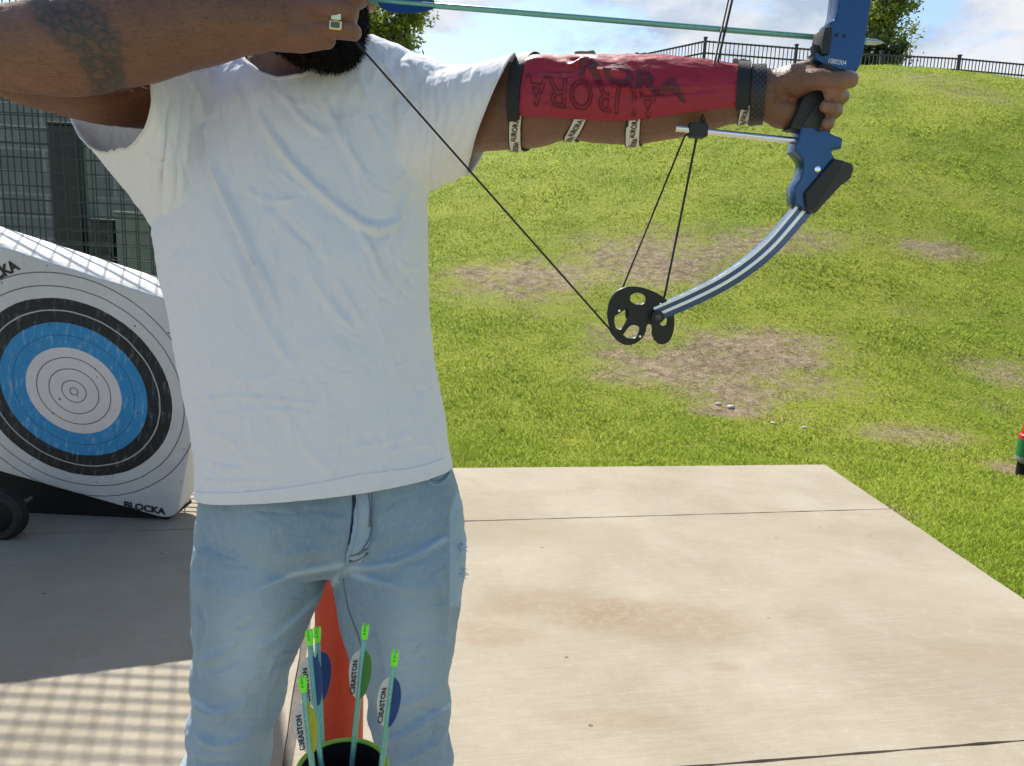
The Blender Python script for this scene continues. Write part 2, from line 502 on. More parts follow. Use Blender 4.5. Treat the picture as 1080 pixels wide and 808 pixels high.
blot = nt.noise(v, 1.6, 6, .62, .4); fine = nt.noise(v, 110, 6, .85); pore = nt.noise(v, 24, 8, .8)
col = nt.mix(nt.step(blot, .3, .72), (.245, .212, .160, 1), (.312, .277, .218, 1))
col = nt.mix(nt.math('MULTIPLY', nt.step(br2, .42, .66), .14), col, (.245, .205, .15, 1))
col = nt.mix(nt.math('MULTIPLY', nt.step(br, .42, .7), .18), col, (.41, .37, .30, 1))
col = nt.mix(nt.math('MULTIPLY', nt.step(fine, .52, .72), .45), col, (.19, .16, .12, 1)); col = nt.mix(nt.math('MULTIPLY', nt.step(pore, .50, .72), .30), col, (.40, .37, .31, 1)); col = nt.mix(nt.math('MULTIPLY', nt.step(pore, .46, .30), .28), col, (.20, .165, .12, 1))
stn = nt.noise(nt.mapping(vv, (1.6, 2.6, 1), loc=(3, 1, 0)), 1, 9, .72, .5)
col = nt.mix(nt.math('MULTIPLY', nt.step(stn, .50, .74), .34), col, (.215, .15, .085, 1))
spx = nt.n('ShaderNodeSeparateXYZ'); nt.put(spx.inputs[0], v)
wobx = nt.math('MULTIPLY', nt.math('SUBTRACT', nt.noise(v, 5, 5, .65), .5), .9); woby = nt.math('MULTIPLY', nt.math('SUBTRACT', nt.noise(nt.mapping(v, loc=(7, 3, 0)), 5, 5, .65), .5), .5)
for (sx, sy, rx, ry, k_) in ((590, 640, 90, 22, .50), (700, 655, 110, 24, .55), (520, 668, 60, 14, .5), (765, 704, 20, 5, .32), (903, 693, 18, 4, .28), (660, 760, 90, 12, .35), (930, 620, 110, 16, .22), (560, 560, 120, 14, .22), (1040, 690, 70, 14, .35), (860, 560, 140, 10, .18)):
    c_ = G(sx, sy); ax_s = (G(sx + rx, sy) - c_).length; ay_s = (G(sx, sy - ry) - G(sx, sy + ry)).length / 2
    qx = nt.math('DIVIDE', nt.math('SUBTRACT', nt.math('ADD', spx.outputs[0], nt.math('MULTIPLY', wobx, ax_s)), c_.x), ax_s); qy = nt.math('DIVIDE', nt.math('SUBTRACT', nt.math('ADD', spx.outputs[1], nt.math('MULTIPLY', woby, ay_s * 2)), c_.y), ay_s)
    q2 = nt.math('ADD', nt.math('MULTIPLY', qx, qx), nt.math('MULTIPLY', qy, qy))
    fz = nt.math('MULTIPLY', nt.step(q2, 1.5, .1), nt.math('MULTIPLY', nt.step(pore, .30, .62), k_))
    col = nt.mix(fz, col, (.20, .135, .075, 1))
spk = nt.n('ShaderNodeTexVoronoi', ins={'Scale': 5.0}); nt.put(spk.inputs['Vector'], v)
col = nt.mix(nt.math('MULTIPLY', nt.math('LESS_THAN', spk.outputs['Distance'], .035), .75), col, (.09, .07, .05, 1))
nt.put(b.inputs['Base Color'], col); b.inputs['Roughness'].default_value = .88; b.inputs['Specular IOR Level'].default_value = .25
bump(nt, b, nt.math('ADD', nt.math('MULTIPLY', br, 1.2), nt.math('MULTIPLY', fine, 1.2)), .5, .003)
M_CONC = mt
mb = MB()
for pl in slabs:
    # a fine wobble makes the arrises of the slabs less ruler straight
    P = []
    for i in range(len(pl)):
        a, q = pl[i], pl[(i + 1) % len(pl)]
        L = (q - a).length; k = max(1, int(L / .06)); t = (q - a).normalized(); n = Vector((-t.y, t.x))
        for j in range(k):
            p = a + (q - a) * (j / k)
            if j: p = p + n * (.0035 * noise.noise(Vector((p.x * 9, p.y * 9, 3.1))) + .0015 * noise.noise(Vector((p.x * 40, p.y * 40, 1.1))))
            P.append(p)
    n = len(P)
    mb.add([(p.x, p.y, 0) for p in P] + [(p.x, p.y, -.12) for p in P], [tuple(range(n))] + [(i, (i + 1) % n, n + (i + 1) % n, n + i) for i in range(n)])
tag(mb.build('concrete_pad', M_CONC), kind='structure')
M_JOINT = plain('joint_filler', (.115, .10, .085), .9, var=.4, scale=45, bumps=.5)
mb = MB()
for a, q, wd in ((jA[0] - (jA[1] - jA[0]) * 3, jA[1], .016), (jB[0] - (jB[1] - jB[0]) * 8, jB[1] + (jB[1] - jB[0]) * .05, .02), (jC[0] + (jC[0] - jC[1]) * ((C0.y - .15 - jC[0].y) / (jC[0].y - jC[1].y)), jC[1] - (jC[0] - jC[1]) * 4, .034)):
    mb.bar(a - Vector((0, 0, .016)), q - Vector((0, 0, .016)), wd, .012, Vector((0, 0, 1)))
tag(mb.build('pad_joints', M_JOINT), kind='structure')
mb = MB(); mb.box((-5.2, 6.60, -.03), 7.3, 3.85, .05)
tag(mb.build('concrete_floor', M_CONC), kind='structure')

# ------------------------------------------------------------------ grass blades
def in_pad(x, y, grow=0):
    r = np.ones(x.shape, bool)
    for i in range(len(PADP)):
        a, b_ = PADP[i], PADP[(i + 1) % len(PADP)]; d = (b_ - a).normalized()
        r &= ((x - a.x) * -d.y + (y - a.y) * d.x) > -grow
    return r
NB = 440000
yy = 2.3 * (21 / 2.3) ** nrs.rand(NB); xx = yy * (nrs.rand(NB) * 1.15 - .22)
# a ragged fringe along the pad's edges
for a, b_, k in ((PADP[0], PADP[1], 5000), (PADP[4], PADP[0], 7000)):
    t = nrs.rand(k); d = (b_ - a); n = Vector((d.y, -d.x)).normalized()
    o_ = np.abs(nrs.randn(k)) * .03 + .004
    xx = np.concatenate([xx, a.x + d.x * t + n.x * o_]); yy = np.concatenate([yy, a.y + d.y * t + n.y * o_])
keep = ~in_pad(xx, yy, .0) & ~((xx < -1.5) & (yy < 8.7)); xx = xx[keep]; yy = yy[keep]
dr = dryness(xx, yy) + nrs.randn(len(xx)) * .12
clump = np.sin(xx * 7.3 + 1.7 * np.sin(yy * 5.1)) * np.sin(yy * 8.9 + 1.3 * np.sin(xx * 6.7)) * .5 + .5
keep = nrs.rand(len(xx)) > np.clip((dr - .12) * 1.0 + .22 * np.sin(xx * 9 + 3 * np.sin(yy * 6)) * np.sin(yy * 11 + xx * 3), 0, .72); xx = xx[keep]; yy = yy[keep]; dr = dr[keep]; clump = clump[keep]
n = len(xx); zz = tz(xx, yy)
hgt = (.012 + .020 * nrs.rand(n)) * np.where(yy > 5.3, 1, 1.15) * (.45 + .75 * clump + .45 * np.clip(np.sin(xx * 1.9 + 2 * np.sin(yy * 1.3)) * np.sin(yy * 2.3 + xx), 0, 1)) * np.clip(1.1 - dr * .7, .35, 1.1)
wid = (.0024 + .0020 * nrs.rand(n)) * np.clip(yy / 4.5, .8, 3)
th = nrs.rand(n) * 2 * math.pi; le = .3 + nrs.rand(n) * 1.3; ph = nrs.rand(n) * 2 * math.pi
ca, sa = np.cos(th), np.sin(th)
B0 = np.stack([xx - ca * wid, yy - sa * wid, zz - .006], -1); B1 = np.stack([xx + ca * wid, yy + sa * wid, zz - .006], -1)
TP = np.stack([xx + np.cos(ph) * hgt * le, yy + np.sin(ph) * hgt * le, zz + hgt], -1)
V = np.stack([B0, B1, TP], 1).reshape(-1, 3)
me = np_mesh('grass', V, np.arange(3 * n).reshape(-1, 3))
set_attr(me, 'dry', np.repeat(np.clip(dr, 0, 1), 3)); set_attr(me, 'vary', np.repeat(nrs.rand(n), 3))
mt, nt, b = newmat('grass_blade'); v = coords(nt)
vary = attr(nt, 'vary'); dv = attr(nt, 'dry'); big = nt.noise(v, .55, 4, .55)
gc = nt.mix(vary, (.205, .310, .022, 1), (.37, .44, .058, 1))
gc = nt.mix(nt.math('MULTIPLY', nt.step(big, .62, .32), .4), gc, (.19, .30, .02, 1))
gc = nt.mix(nt.step(nt.math('ADD', dv, nt.math('MULTIPLY', nt.math('SUBTRACT', vary, .5), .7)), .30, .75), gc, (.40, .32, .18, 1))
b.inputs['Roughness'].default_value = .8; b.inputs['Specular IOR Level'].default_value = .1; nt.put(b.inputs['Base Color'], gc)
geo = nt.n('ShaderNodeNewGeometry'); va_ = nt.n('ShaderNodeVectorMath', operation='SCALE'); nt.put(va_.inputs[0], geo.outputs['Normal']); va_.inputs[3].default_value = .45
vb_ = nt.n('ShaderNodeVectorMath', operation='ADD'); nt.put(vb_.inputs[0], va_.outputs[0]); vb_.inputs[1].default_value = (0, 0, 1)
vc_ = nt.n('ShaderNodeVectorMath', operation='NORMALIZE'); nt.put(vc_.inputs[0], vb_.outputs[0]); nt.put(b.inputs['Normal'], vc_.outputs[0])
tr = nt.n('ShaderNodeBsdfTranslucent'); nt.put(tr.inputs[0], gc)
ms = nt.n('ShaderNodeMixShader', ins={0: .25}); nt.put(ms.inputs[1], b.outputs[0]); nt.put(ms.inputs[2], tr.outputs[0])
nt.put(mt.node_tree.nodes['Material Output'].inputs[0], ms.outputs[0])
tag(link('grass', me, mt, fix=False), kind='stuff', label='short sunlit lawn grass with worn straw patches', )

# ------------------------------------------------------------------ stones on the bare patch
M_STONE = plain('pale_stone', (.40, .37, .32), .85, var=.2, scale=60)
lab = ['largest pale stone on the bare earth below the bow wheel', 'pale pebble just left of the largest stone', 'small white pebble right of the bare earth patch', 'tiny white pebble nearest the pad in the grass']
for (px, py, s_), lb in zip([(771, 430, .030), (757, 427, .022), (816, 447, .022), (848, 452, .024)], lab):
    p = T(px, py); mb = MB(); mb.blob((0, 0, 0), s_ * 1.3, s_, s_ * .6, n=14, m=8)
    me = mb.mesh('stone')
    for q in me.vertices: q.co *= 1 + .35 * noise.noise(q.co * 28 + Vector((px, 0, 0)))
    o = link('stone', me, M_STONE, smooth=True); o.location = p + Vector((0, 0, s_ * .2)); o.rotation_euler = (0, 0, px)
    tag(o, lb, 'stone', 'pale stones on the worn lawn')

# ================================================================== picket fence on the hill
M_FENCE = plain('black_powdercoat', (.018, .018, .02), .45, var=.2)
fe = empty('picket_fence'); tag(fe, 'black metal picket fence along the crest of the grassy hill', 'fence')
def fence_pt(px, py, Y): p = PY(px, py, Y); return p
FT = [PY(560, 84, 27.5), PY(648, 63, 24.5), PY(744, 42.5, 21.5), PY(840, 50, 21.7), PY(930, 57, 22.0), PY(1012, 61, 22.6), PY(1100, 69, 23.2), PY(1200, 79, 24)]
for i, p in enumerate(FT):
    mb = MB(); mb.bar(p + Vector((0, 0, .05)), p - Vector((0, 0, 2.1)), .075, .075); mb.box(p + Vector((0, 0, .065)), .1, .1, .03)
    mb.build('post', M_FENCE, fe)
for a, b_ in zip(FT, FT[1:]):
    mb = MB()
    for dz in (.03, .33, .62, 1.2): mb.bar(a - Vector((0, 0, dz)), b_ - Vector((0, 0, dz)), .04, .035)
    k = int((b_ - a).length / .115)
    for j in range(1, k):
        p = a.lerp(b_, j / k); mb.bar(p, p - Vector((0, 0, 1.7)), .02, .02)
    mb.build('picket_panel', M_FENCE, fe)

# ================================================================== trees
def leaf_mat(name, c0, c1, c2):
    mt, nt, b = newmat(name); va = attr(nt, 'vary')
    c = nt.ramp(va, [(0, c0), (.55, c1), (1, c2)])
    nt.put(b.inputs['Base Color'], c); b.inputs['Roughness'].default_value = .55
    tr = nt.n('ShaderNodeBsdfTranslucent'); nt.put(tr.inputs[0], c)
    ms = nt.n('ShaderNodeMixShader', ins={0: .42}); nt.put(ms.inputs[1], b.outputs[0]); nt.put(ms.inputs[2], tr.outputs[0])
    nt.put(mt.node_tree.nodes['Material Output'].inputs[0], ms.outputs[0]); return mt
M_LEAF = leaf_mat('leaf', (.07, .11, .02), (.15, .20, .035), (.28, .30, .07))
M_LEAFD = leaf_mat('dark_leaf', (.012, .028, .010), (.025, .05, .015), (.055, .085, .025))
M_BARK = plain('bark', (.12, .09, .065), .9, var=.3, scale=12, bumps=.5)
def tree(label, base, hgt, cen, rad, nclump, nleaf, leaf, mat, seed, spread=.28, name='leafy_tree', group=None):
    rs = np.random.RandomState(seed); r_ = random.Random(seed)
    t = empty(name, base); tag(t, label, 'tree', group)
    cen = Vector(cen)
    mb = MB(); top = cen + Vector((0, 0, rad[2] * .5))
    mb.tube([(0, 0, -.2), (.05 * hgt / 5, 0, hgt * .25), cen + Vector((0, 0, -rad[2] * .3)), top], [.14 * hgt / 5, .1 * hgt / 5, .06 * hgt / 5, .02], n=10)
    mb.build('trunk', M_BARK, t, smooth=True)
    cl = []
    while len(cl) < nclump:
        p = rs.uniform(-1, 1, 3)
        if .25 < np.linalg.norm(p) < 1: cl.append(p * rad + np.array(cen))
    cl = np.array(cl)
    for k in range(0, nclump, max(1, nclump // 12)):
        q = Vector(cl[k]); s_ = Vector((0, 0, hgt * r_.uniform(.3, .6)))
        lb = MB(); lb.tube([s_, s_.lerp(q, .5) + Vector((0, 0, .08 * hgt)), q], [.05 * hgt / 5, .03 * hgt / 5, .008], n=7)
        lb.build('limb', M_BARK, t, smooth=True)
    idx = rs.randint(0, nclump, nleaf)
    cs = spread * (.5 + rs.rand(nclump))
    P = cl[idx] + rs.randn(nleaf, 3) * (cs[idx] * np.mean(rad))[:, None] * np.array([1, 1, .7])
    u = rs.randn(nleaf, 3); u /= np.linalg.norm(u, axis=1)[:, None]
    w_ = np.cross(u, rs.randn(nleaf, 3)); w_ /= np.linalg.norm(w_, axis=1)[:, None]
    s_ = (leaf * (.6 + .8 * rs.rand(nleaf)))[:, None]
    Q = np.stack([P - u * s_, P + w_ * s_ * .5, P + u * s_, P - w_ * s_ * .5], 1).reshape(-1, 3)
    me = np_mesh('crown', Q, np.arange(4 * nleaf).reshape(-1, 4))
    va = np.clip(.5 + .22 * rs.randn(nleaf) + .25 * (rs.rand(nclump)[idx] - .5), 0, 1)
    set_attr(me, 'vary', np.repeat(va, 4)); link('crown', me, mat, t, fix=False)
    return t
b1 = PY(932, 90, 27); b1.z = 5.6
c1 = PY(926, 18, 27) - b1
tree('green tree standing behind the hill fence right of the blue bow riser', b1, 5.5, c1, np.array((1.0, 1.1, 1.9)), 46, 5200, .085, M_LEAF, 3, .17)
c2 = PY(398, 8, 30); b2 = c2.copy(); b2.z = 3.6
tree('yellow-green tree rising behind the raised shoulder of the archer', b2, 7.0, c2 - b2, np.array((1.75, 1.6, 2.6)), 60, 9000, .1, M_LEAF, 5, .15)
b3 = PY(918, 100, 25); b3.z = 5.7
c3 = PY(920, 58, 25) - b3
tree('dark low bush pressed against the hill fence beside the bow riser', b3, 1.2, c3, np.array((1.0, .5, .42)), 26, 2600, .08, M_LEAFD, 9, .3, name='bush')
b4 = PY(955, 100, 29); b4.z = 5.7
c4 = PY(947, 45, 29) - b4
tree('thin low tree with drooping twigs right of the tree behind the fence', b4, 2.2, c4, np.array((.55, .6, .75)), 14, 900, .075, M_LEAF, 12, .3)

# ================================================================== block wall behind the wire fence
mt, nt, b = newmat('block_wall'); v = coords(nt)
bk = nt.n('ShaderNodeTexBrick', ins={'Scale': 1.0, 'Mortar Size': .012, 'Mortar Smooth': .2, 'Brick Width': .4, 'Row Height': .2, 'Color1': (.23, .235, .24, 1), 'Color2': (.31, .31, .31, 1), 'Mortar': (.42, .42, .41, 1)})
nt.put(bk.inputs['Vector'], nt.mapping(v, rot=(R(90), 0, 0)))
nz = nt.noise(v, 30, 6, .7)
nt.put(b.inputs['Base Color'], nt.mix(nt.math('MULTIPLY', nz, .7), bk.outputs[0], (.07, .075, .075, 1))); b.inputs['Roughness'].default_value = .9
bump(nt, b, nt.math('ADD', nz, nt.math('MULTIPLY', bk.outputs[1], -2)), .5, .01)
wl = empty('block_wall', (-5.4, 6.9, 0)); tag(wl, 'grey concrete block wall with pale mortar lines behind the wire mesh fence', 'wall')
mb = MB(); mb.box((0, 0, 1.3), 6.6, .2, 2.6); ob = mb.build('wall_face', mt, wl); 
mb = MB(); mb.box((0, 0, 2.65), 6.7, .26, .098); mb.build('coping', plain('coping_stone', (.3, .3, .29), .9), wl, bevel=.008)
wl.rotation_euler = (0, 0, R(8))
M_DG = plain('dark_green_steel', (.018, .03, .03), .5, var=.2)
M_PG = plain('pale_green_steel', (.16, .20, .18), .55, var=.15)
def floor_post(name, label, cat, pxl, pxr, pyt, Y, depth, mat, extra=None):
    a = PY(pxl, pyt, Y); b_ = PY(pxr, pyt, Y); c = (a + b_) / 2; wd = abs(b_.x - a.x)
    t = empty(name, (c.x, Y, 0)); tag(t, label, cat)
    mb = MB(); mb.box((0, depth / 2, c.z / 2), wd, depth, c.z); mb.build('body', mat, t, bevel=.006)
    mb = MB(); mb.box((0, depth / 2, c.z + .012), wd + .02, depth + .02, .02); mb.build('cap', mat, t, bevel=.004)
    if extra: extra(t, wd, c.z)
def door_bits(t, wd, h):
    mb = MB(); mb.box((0, -.012, h * .45), wd * .8, .02, h * .75); mb.build('door', M_DG, t, bevel=.004)
    mb = MB(); mb.tube([(wd * .3, -.045, h * .45), (wd * .3, -.045, h * .56)], .01, spline=False); mb.build('handle', M_PG, t)
floor_post('gate_post', 'wide dark green steel post behind the wire mesh above the archery target', 'post', 50, 78, 132, 5.9, .18, M_DG)
floor_post('gate_post', 'narrow pale green post right of the wide dark post', 'post', 79.5, 89, 112, 6.0, .08, M_PG)
floor_post('storage_cabinet', 'dark steel cabinet behind the wire mesh left of the pale cabinet', 'cabinet', 96, 118, 234, 5.8, .35, M_DG, door_bits)
floor_post('storage_cabinet', 'pale green cabinet behind the wire mesh beside the white shirt', 'cabinet', 121, 136, 226, 5.75, .35, M_PG)

# ================================================================== wire mesh fence
M_WIRE = plain('green_wire', (.018, .026, .026), .5, var=.2)
FY = 3.72; xr_ = PY(232, 300, FY).x
mf = empty('wire_mesh_fence', (xr_, FY, 0)); tag(mf, 'tall dark green welded wire mesh fence behind the archery target', 'fence')
FHT = 3.15
def wire_panel(dy, pitch, offx, offz):
    mb = MB(); x = -offx
    while x > -5.5:
        mb.bar((x, dy, .04), (x, dy, FHT), .0045, .0045); x -= pitch
    z = .06 + offz
    while z < FHT:
        mb.bar((0, dy + .0045, z), (-5.5, dy + .0045, z), .0045, .0045, Vector((0, 0, 1))); z += pitch * 1.0
    mb.build('mesh_panel', M_WIRE, mf)
wire_panel(0, .069, .0, 0); wire_panel(.13, .069, .055, .008)
for x in (0.035, -2.6, -5.4):
    mb = MB(); mb.bar((x, .07, 0), (x, .07, FHT + .05), .06, .06); mb.build('post', M_WIRE, mf, bevel=.004)
# ================================================================== archery block target
TC = PY(78, 413, 3.04); TSC = .927; LEAN, TROLL = R(13), R(16.5)
v0 = Vector((0, -math.sin(LEAN), math.cos(LEAN))); n0 = Vector((0, -math.cos(LEAN), -math.sin(LEAN))); u0 = Vector((1, 0, 0))
tu = math.cos(TROLL) * u0 - math.sin(TROLL) * v0; tv = math.sin(TROLL) * u0 + math.cos(TROLL) * v0
TM = Matrix((( tu.x, -n0.x, tv.x, TC.x), (tu.y, -n0.y, tv.y, TC.y), (tu.z, -n0.z, tv.z, TC.z), (0, 0, 0, 1)))
TM = TM @ Matrix.Scale(TSC, 4); TMI = TM.inverted()
def on_face(px, py):
    d = ray(px, py); t = (TC - CAM).dot(n0) / d.dot(n0); return TMI @ (CAM + d * t)
def rrect(x0, x1, z0, z1, r, k=6):
    out = []
    for cx, cz, a0 in ((x1 - r, z1 - r, 0), (x0 + r, z1 - r, 90), (x0 + r, z0 + r, 180), (x1 - r, z0 + r, 270)):
        for i in range(k + 1):
            a = R(a0 + 90 * i / k); out.append((cx + r * math.cos(a), cz + r * math.sin(a)))
    return out
X0, X1, Z0, Z1, TD = -.60, .556, -.56, .585, .22
mt, nt, b = newmat('target_foam'); v = coords(nt)
sp = nt.n('ShaderNodeSeparateXYZ'); nt.put(sp.inputs[0], v)
wob = nt.math('MULTIPLY', nt.math('SUBTRACT', nt.noise(v, 9, 4), .5), .008)
rr = nt.math('ADD', nt.math('SQRT', nt.math('ADD', nt.math('MULTIPLY', sp.outputs[0], sp.outputs[0]), nt.math('MULTIPLY', sp.outputs[2], sp.outputs[2]))), wob)
front = nt.math('LESS_THAN', sp.outputs[1], .006)
scr = nt.noise(nt.mapping(v, (46, 46, 12), (0, R(20), 0)), 1, 4, .7); n1 = nt.noise(v, 5, 7, .65); n2 = nt.noise(v, 70, 4, .7)
white = nt.mix(n1, (.40, .40, .40, 1), (.60, .60, .60, 1))
pink = nt.mix(n1, (.47, .44, .44, 1), (.66, .62, .62, 1))
blue = nt.mix(n1, (.012, .165, .37, 1), (.032, .25, .52, 1))
blue = nt.mix(nt.math('MULTIPLY', nt.step(scr, .50, .74), .65), blue, (.30, .42, .58, 1))
blk = nt.mix(nt.math('MULTIPLY', nt.step(scr, .50, .76), .5), (.012, .013, .014, 1), (.22, .23, .24, 1))
def lt(r): return nt.math('LESS_THAN', rr, r)
c = nt.mix(lt(.448), white, blk); c = nt.mix(lt(.335), c, blue); c = nt.mix(lt(.217), c, pink)
def line(c, r, w_, colr, f=.85):
    return nt.mix(nt.math('MULTIPLY', nt.math('LESS_THAN', nt.math('ABSOLUTE', nt.math('SUBTRACT', rr, r)), w_), f), c, colr)
for r in (.503, .562): c = line(c, r, .0028, (.05, .05, .045, 1))
c = line(c, .392, .003, (.42, .43, .42, 1))
c = line(c, .276, .0025, (.02, .07, .16, 1), .7)
for r in (.018, .055, .113, .168): c = line(c, r, .0026, (.06, .06, .05, 1))
vo = nt.n('ShaderNodeTexVoronoi', ins={'Scale': 26.0, 'Randomness': 1.0}); nt.put(vo.inputs['Vector'], v)
hole = nt.math('LESS_THAN', vo.outputs['Distance'], nt.math('MULTIPLY', nt.step(nt.noise(v, 6, 3), .42, .66), .17))
c = nt.mix(nt.math('MULTIPLY', hole, .8), c, (.06, .055, .05, 1))
c = nt.mix(nt.math('MULTIPLY', nt.step(n2, .6, .8), .35), c, (.2, .2, .19, 1))
side = nt.mix(n1, (.52, .50, .48, 1), (.78, .76, .73, 1))
lay = nt.math('LESS_THAN', nt.math('ABSOLUTE', nt.math('SINE', nt.math('MULTIPLY', sp.outputs[1], 95))), .12)
side = nt.mix(nt.math('MULTIPLY', lay, .4), side, (.25, .24, .23, 1))
nt.put(b.inputs['Base Color'], nt.mix(front, side, c)); b.inputs['Roughness'].default_value = .8
bump(nt, b, nt.math('ADD', nt.math('MULTIPLY', nt.noise(v, 14, 6, .65), 1.0), nt.math('MULTIPLY', n2, .25)), .5, .012)
tgt = empty('archery_target'); tag(tgt, 'square foam block target with blue and black rings tilted on its corner', 'archery target')
tgt.matrix_world = TM
out = rrect(X0, X1, Z0, Z1, .085)
mb = MB()
ringset = []
for y, ins in ((0.0, .010), (.003, .004), (.010, 0), (TD * .5, -.004), (TD - .012, 0), (TD - .003, .005), (TD, .012)):
    cx, cz = (X0 + X1) / 2, (Z0 + Z1) / 2
    ringset.append([Vector((cx + (x - cx) * (1 - ins / .58), y, cz + (z - cz) * (1 - ins / .52))) for x, z in out])
mb.loft(ringset, cap=False)
# dense front face so that it can be dented
me0 = mb.mesh('foam_block'); bm = bmesh.new(); bm.from_mesh(me0)
bm.verts.ensure_lookup_table(); n_ = len(out)
bm.faces.new([bm.verts[i] for i in range(n_ - 1, -1, -1)]); bm.faces.new([bm.verts[len(ringset) * n_ - n_ + i] for i in range(n_)])
bmesh.ops.recalc_face_normals(bm, faces=bm.faces)
for e in list(bm.verts): pass
bm.to_mesh(me0); bm.free()
ob = link('foam_block', me0, mt, tgt, smooth='auto')
M_INK = plain('black_ink', (.02, .02, .02), .7, var=.4)
def face_text(s_, p0, p1, size, parent, name='lettering', shear=0):
    a = on_face(*p0); q = on_face(*p1); d = (q - a); L = d.length; d.normalize(); up = Vector((0, -1, 0)).cross(d); up = up if up.z > 0 else -up
    tm = text_mesh(s_, size, bold=.0028, shear=shear)
    xs = [v_.co.x for v_ in tm.vertices]; k = L / (max(xs) - min(xs))
    for v_ in tm.vertices:
        x, y = (v_.co.x - min(xs)) * k, v_.co.y * k
        v_.co = a + d * x + up * y + Vector((0, -.0025, 0))
    link(name, tm, M_INK, parent)
face_text('BLOCKA', (131, 532), (175, 540), .06, tgt, shear=.0)
face_text('BLOCKA', (-28, 302), (19, 279), .06, tgt)
# stand under the block
M_RUB = plain('black_rubber', (.006, .006, .006), .7, var=.3)
M_BLK = plain('black_plastic', (.008, .008, .008), .6, var=.2, spec=.2)
st = empty('target_stand', G(60, 560)); tag(st, 'low black stand with a wheel carrying the tilted foam target', 'stand')
so_ = st.location.copy()
pr = [TM @ Vector((x, TD * .35, z)) for x, z in ((X0, Z0 - .012), (X1 - .05, Z0 - .008))]
xL, xR = pr[0].x, pr[1].x
mb = MB()
V8 = []
for y in (3.215, 3.46):
    V8 += [(xL - so_.x, y - so_.y, .0), (xR - so_.x, y - so_.y, .0), (xR - so_.x, y - so_.y, max(.012, pr[1].z - .03)), (xL - so_.x, y - so_.y, pr[0].z - .05)]
mb.add(V8, [(0, 1, 2, 3), (7, 6, 5, 4), (0, 4, 5, 1), (1, 5, 6, 2), (2, 6, 7, 3), (3, 7, 4, 0)])
mb.build('frame', M_BLK, st, bevel=.006)
wc = PY(0, 541, 2.93); wc = Vector((wc.x, 2.93, .105))
wh = MB()
def disc(mb, c, prof):   # lathe about the y axis
    n = 36
    mb.loft([[Vector(c) + Vector((r * math.cos(2 * math.pi * j / n), y, r * math.sin(2 * math.pi * j / n))) for j in range(n)] for r, y in prof])
disc(wh, wc - so_, [(.07, -.028), (.095, -.032), (.11, -.02), (.112, 0), (.11, .02), (.095, .032), (.07, .028)])
wo = wh.build('wheel', M_RUB, st, smooth='auto')
wh = MB(); disc(wh, wc - so_, [(.012, -.045), (.055, -.036), (.068, -.030), (.068, .03), (.012, .04)])
wh.build('rim', M_BLK, wo, smooth='auto')
wh = MB(); disc(wh, wc - so_, [(.004, -.049), (.009, -.048), (.010, -.04), (.010, .2)])
wh.build('axle', plain('zinc', (.5, .5, .5), .4, 1), wo, smooth='auto')

# ================================================================== orange tube post behind the legs
M_ORG = plain('orange_red_plastic', (.46, .042, .014), .42, var=.12, scale=8, spec=.3)
a_ = PY(333, 720, 1.62); b_ = PY(383, 720, 1.62); oc = (a_ + b_) / 2; orad = (b_ - a_).length / 2
op = empty('orange_post', (oc.x, 1.62, 0)); tag(op, 'orange-red plastic tube standing on the concrete behind the spread legs', 'post')
mb = MB(); mb.lathe([(orad * 1.0, .02), (orad, .3), (orad * .99, .62), (orad * .985, .84), (orad * .9, .86), (orad * .86, .855), (orad * .86, .5)]); mb.build('tube', M_ORG, op, smooth='auto')
mb = MB(); mb.lathe([(orad * 1.25, 0), (orad * 1.25, .018), (orad * 1.06, .03), (orad * 1.02, .035)]); mb.build('base', M_BLK, op, smooth='auto')

# ================================================================== banded marker at the right edge
bp = T(1082, 503); k_ = (bp - CAM).length / FPX
bo = empty('banded_canister', (bp.x, bp.y, float(tz(bp.x, bp.y)))); tag(bo, 'small black canister with red and green bands standing in the grass at the edge', 'canister')
def lp(*pr): return [(r * k_, z * k_) for r, z in pr]
for nm, prof, mm in (('base', lp((7.5, -3), (8, 3), (8.2, 12)), M_BLK), ('flange', lp((8.2, 12), (11, 14.5), (10.8, 17.5)), plain('grey_plastic', (.2, .2, .19), .5)),
                     ('green_band', lp((10.5, 17.5), (10.3, 33)), plain('green_enamel', (.01, .16, .05), .35)), ('red_band', lp((10.3, 33), (10.1, 36), (8.6, 37), (8.2, 47)), plain('red_enamel', (.45, .012, .02), .35)),
                     ('cap', lp((8.1, 47), (7.9, 51), (6.2, 53.5), (1, 54)), plain('grey_cap', (.09, .09, .095), .4))):
    mb = MB(); mb.lathe(prof, n=28); mb.build(nm, mm, bo, smooth='auto')

# ================================================================== arrows
M_SHAFT = plain('teal_shaft', (.16, .40, .34), .28, .35, var=.08, coat=.3)
M_NOCK = plain('neon_green_nock', (.20, .95, .02), .4, var=.05)
VANE = {}
def vane_mat(nm, c):
    mt, nt, b = newmat(nm); b.inputs['Base Color'].default_value = rgba(c); b.inputs['Roughness'].default_value = .45
    v = coords(nt); f = nt.noise(nt.mapping(v, (60, 60, 400)), 1, 3)
    nt.put(b.inputs['Base Color'], nt.mix(f, rgba(tuple(x * .8 for x in c)), rgba(c)))
    tr = nt.n('ShaderNodeBsdfTranslucent'); tr.inputs[0].default_value = rgba(c)
    ms = nt.n('ShaderNodeMixShader', ins={0: .3}); nt.put(ms.inputs[1], b.outputs[0]); nt.put(ms.inputs[2], tr.outputs[0])
    nt.put(mt.node_tree.nodes['Material Output'].inputs[0], ms.outputs[0]); return mt
for nm, c in (('white', (.82, .80, .76)), ('blue', (.012, .085, .30)), ('green', (.10, .34, .05)), ('yellow', (.55, .55, .03))): VANE[nm] = vane_mat(nm + '_vane', c)
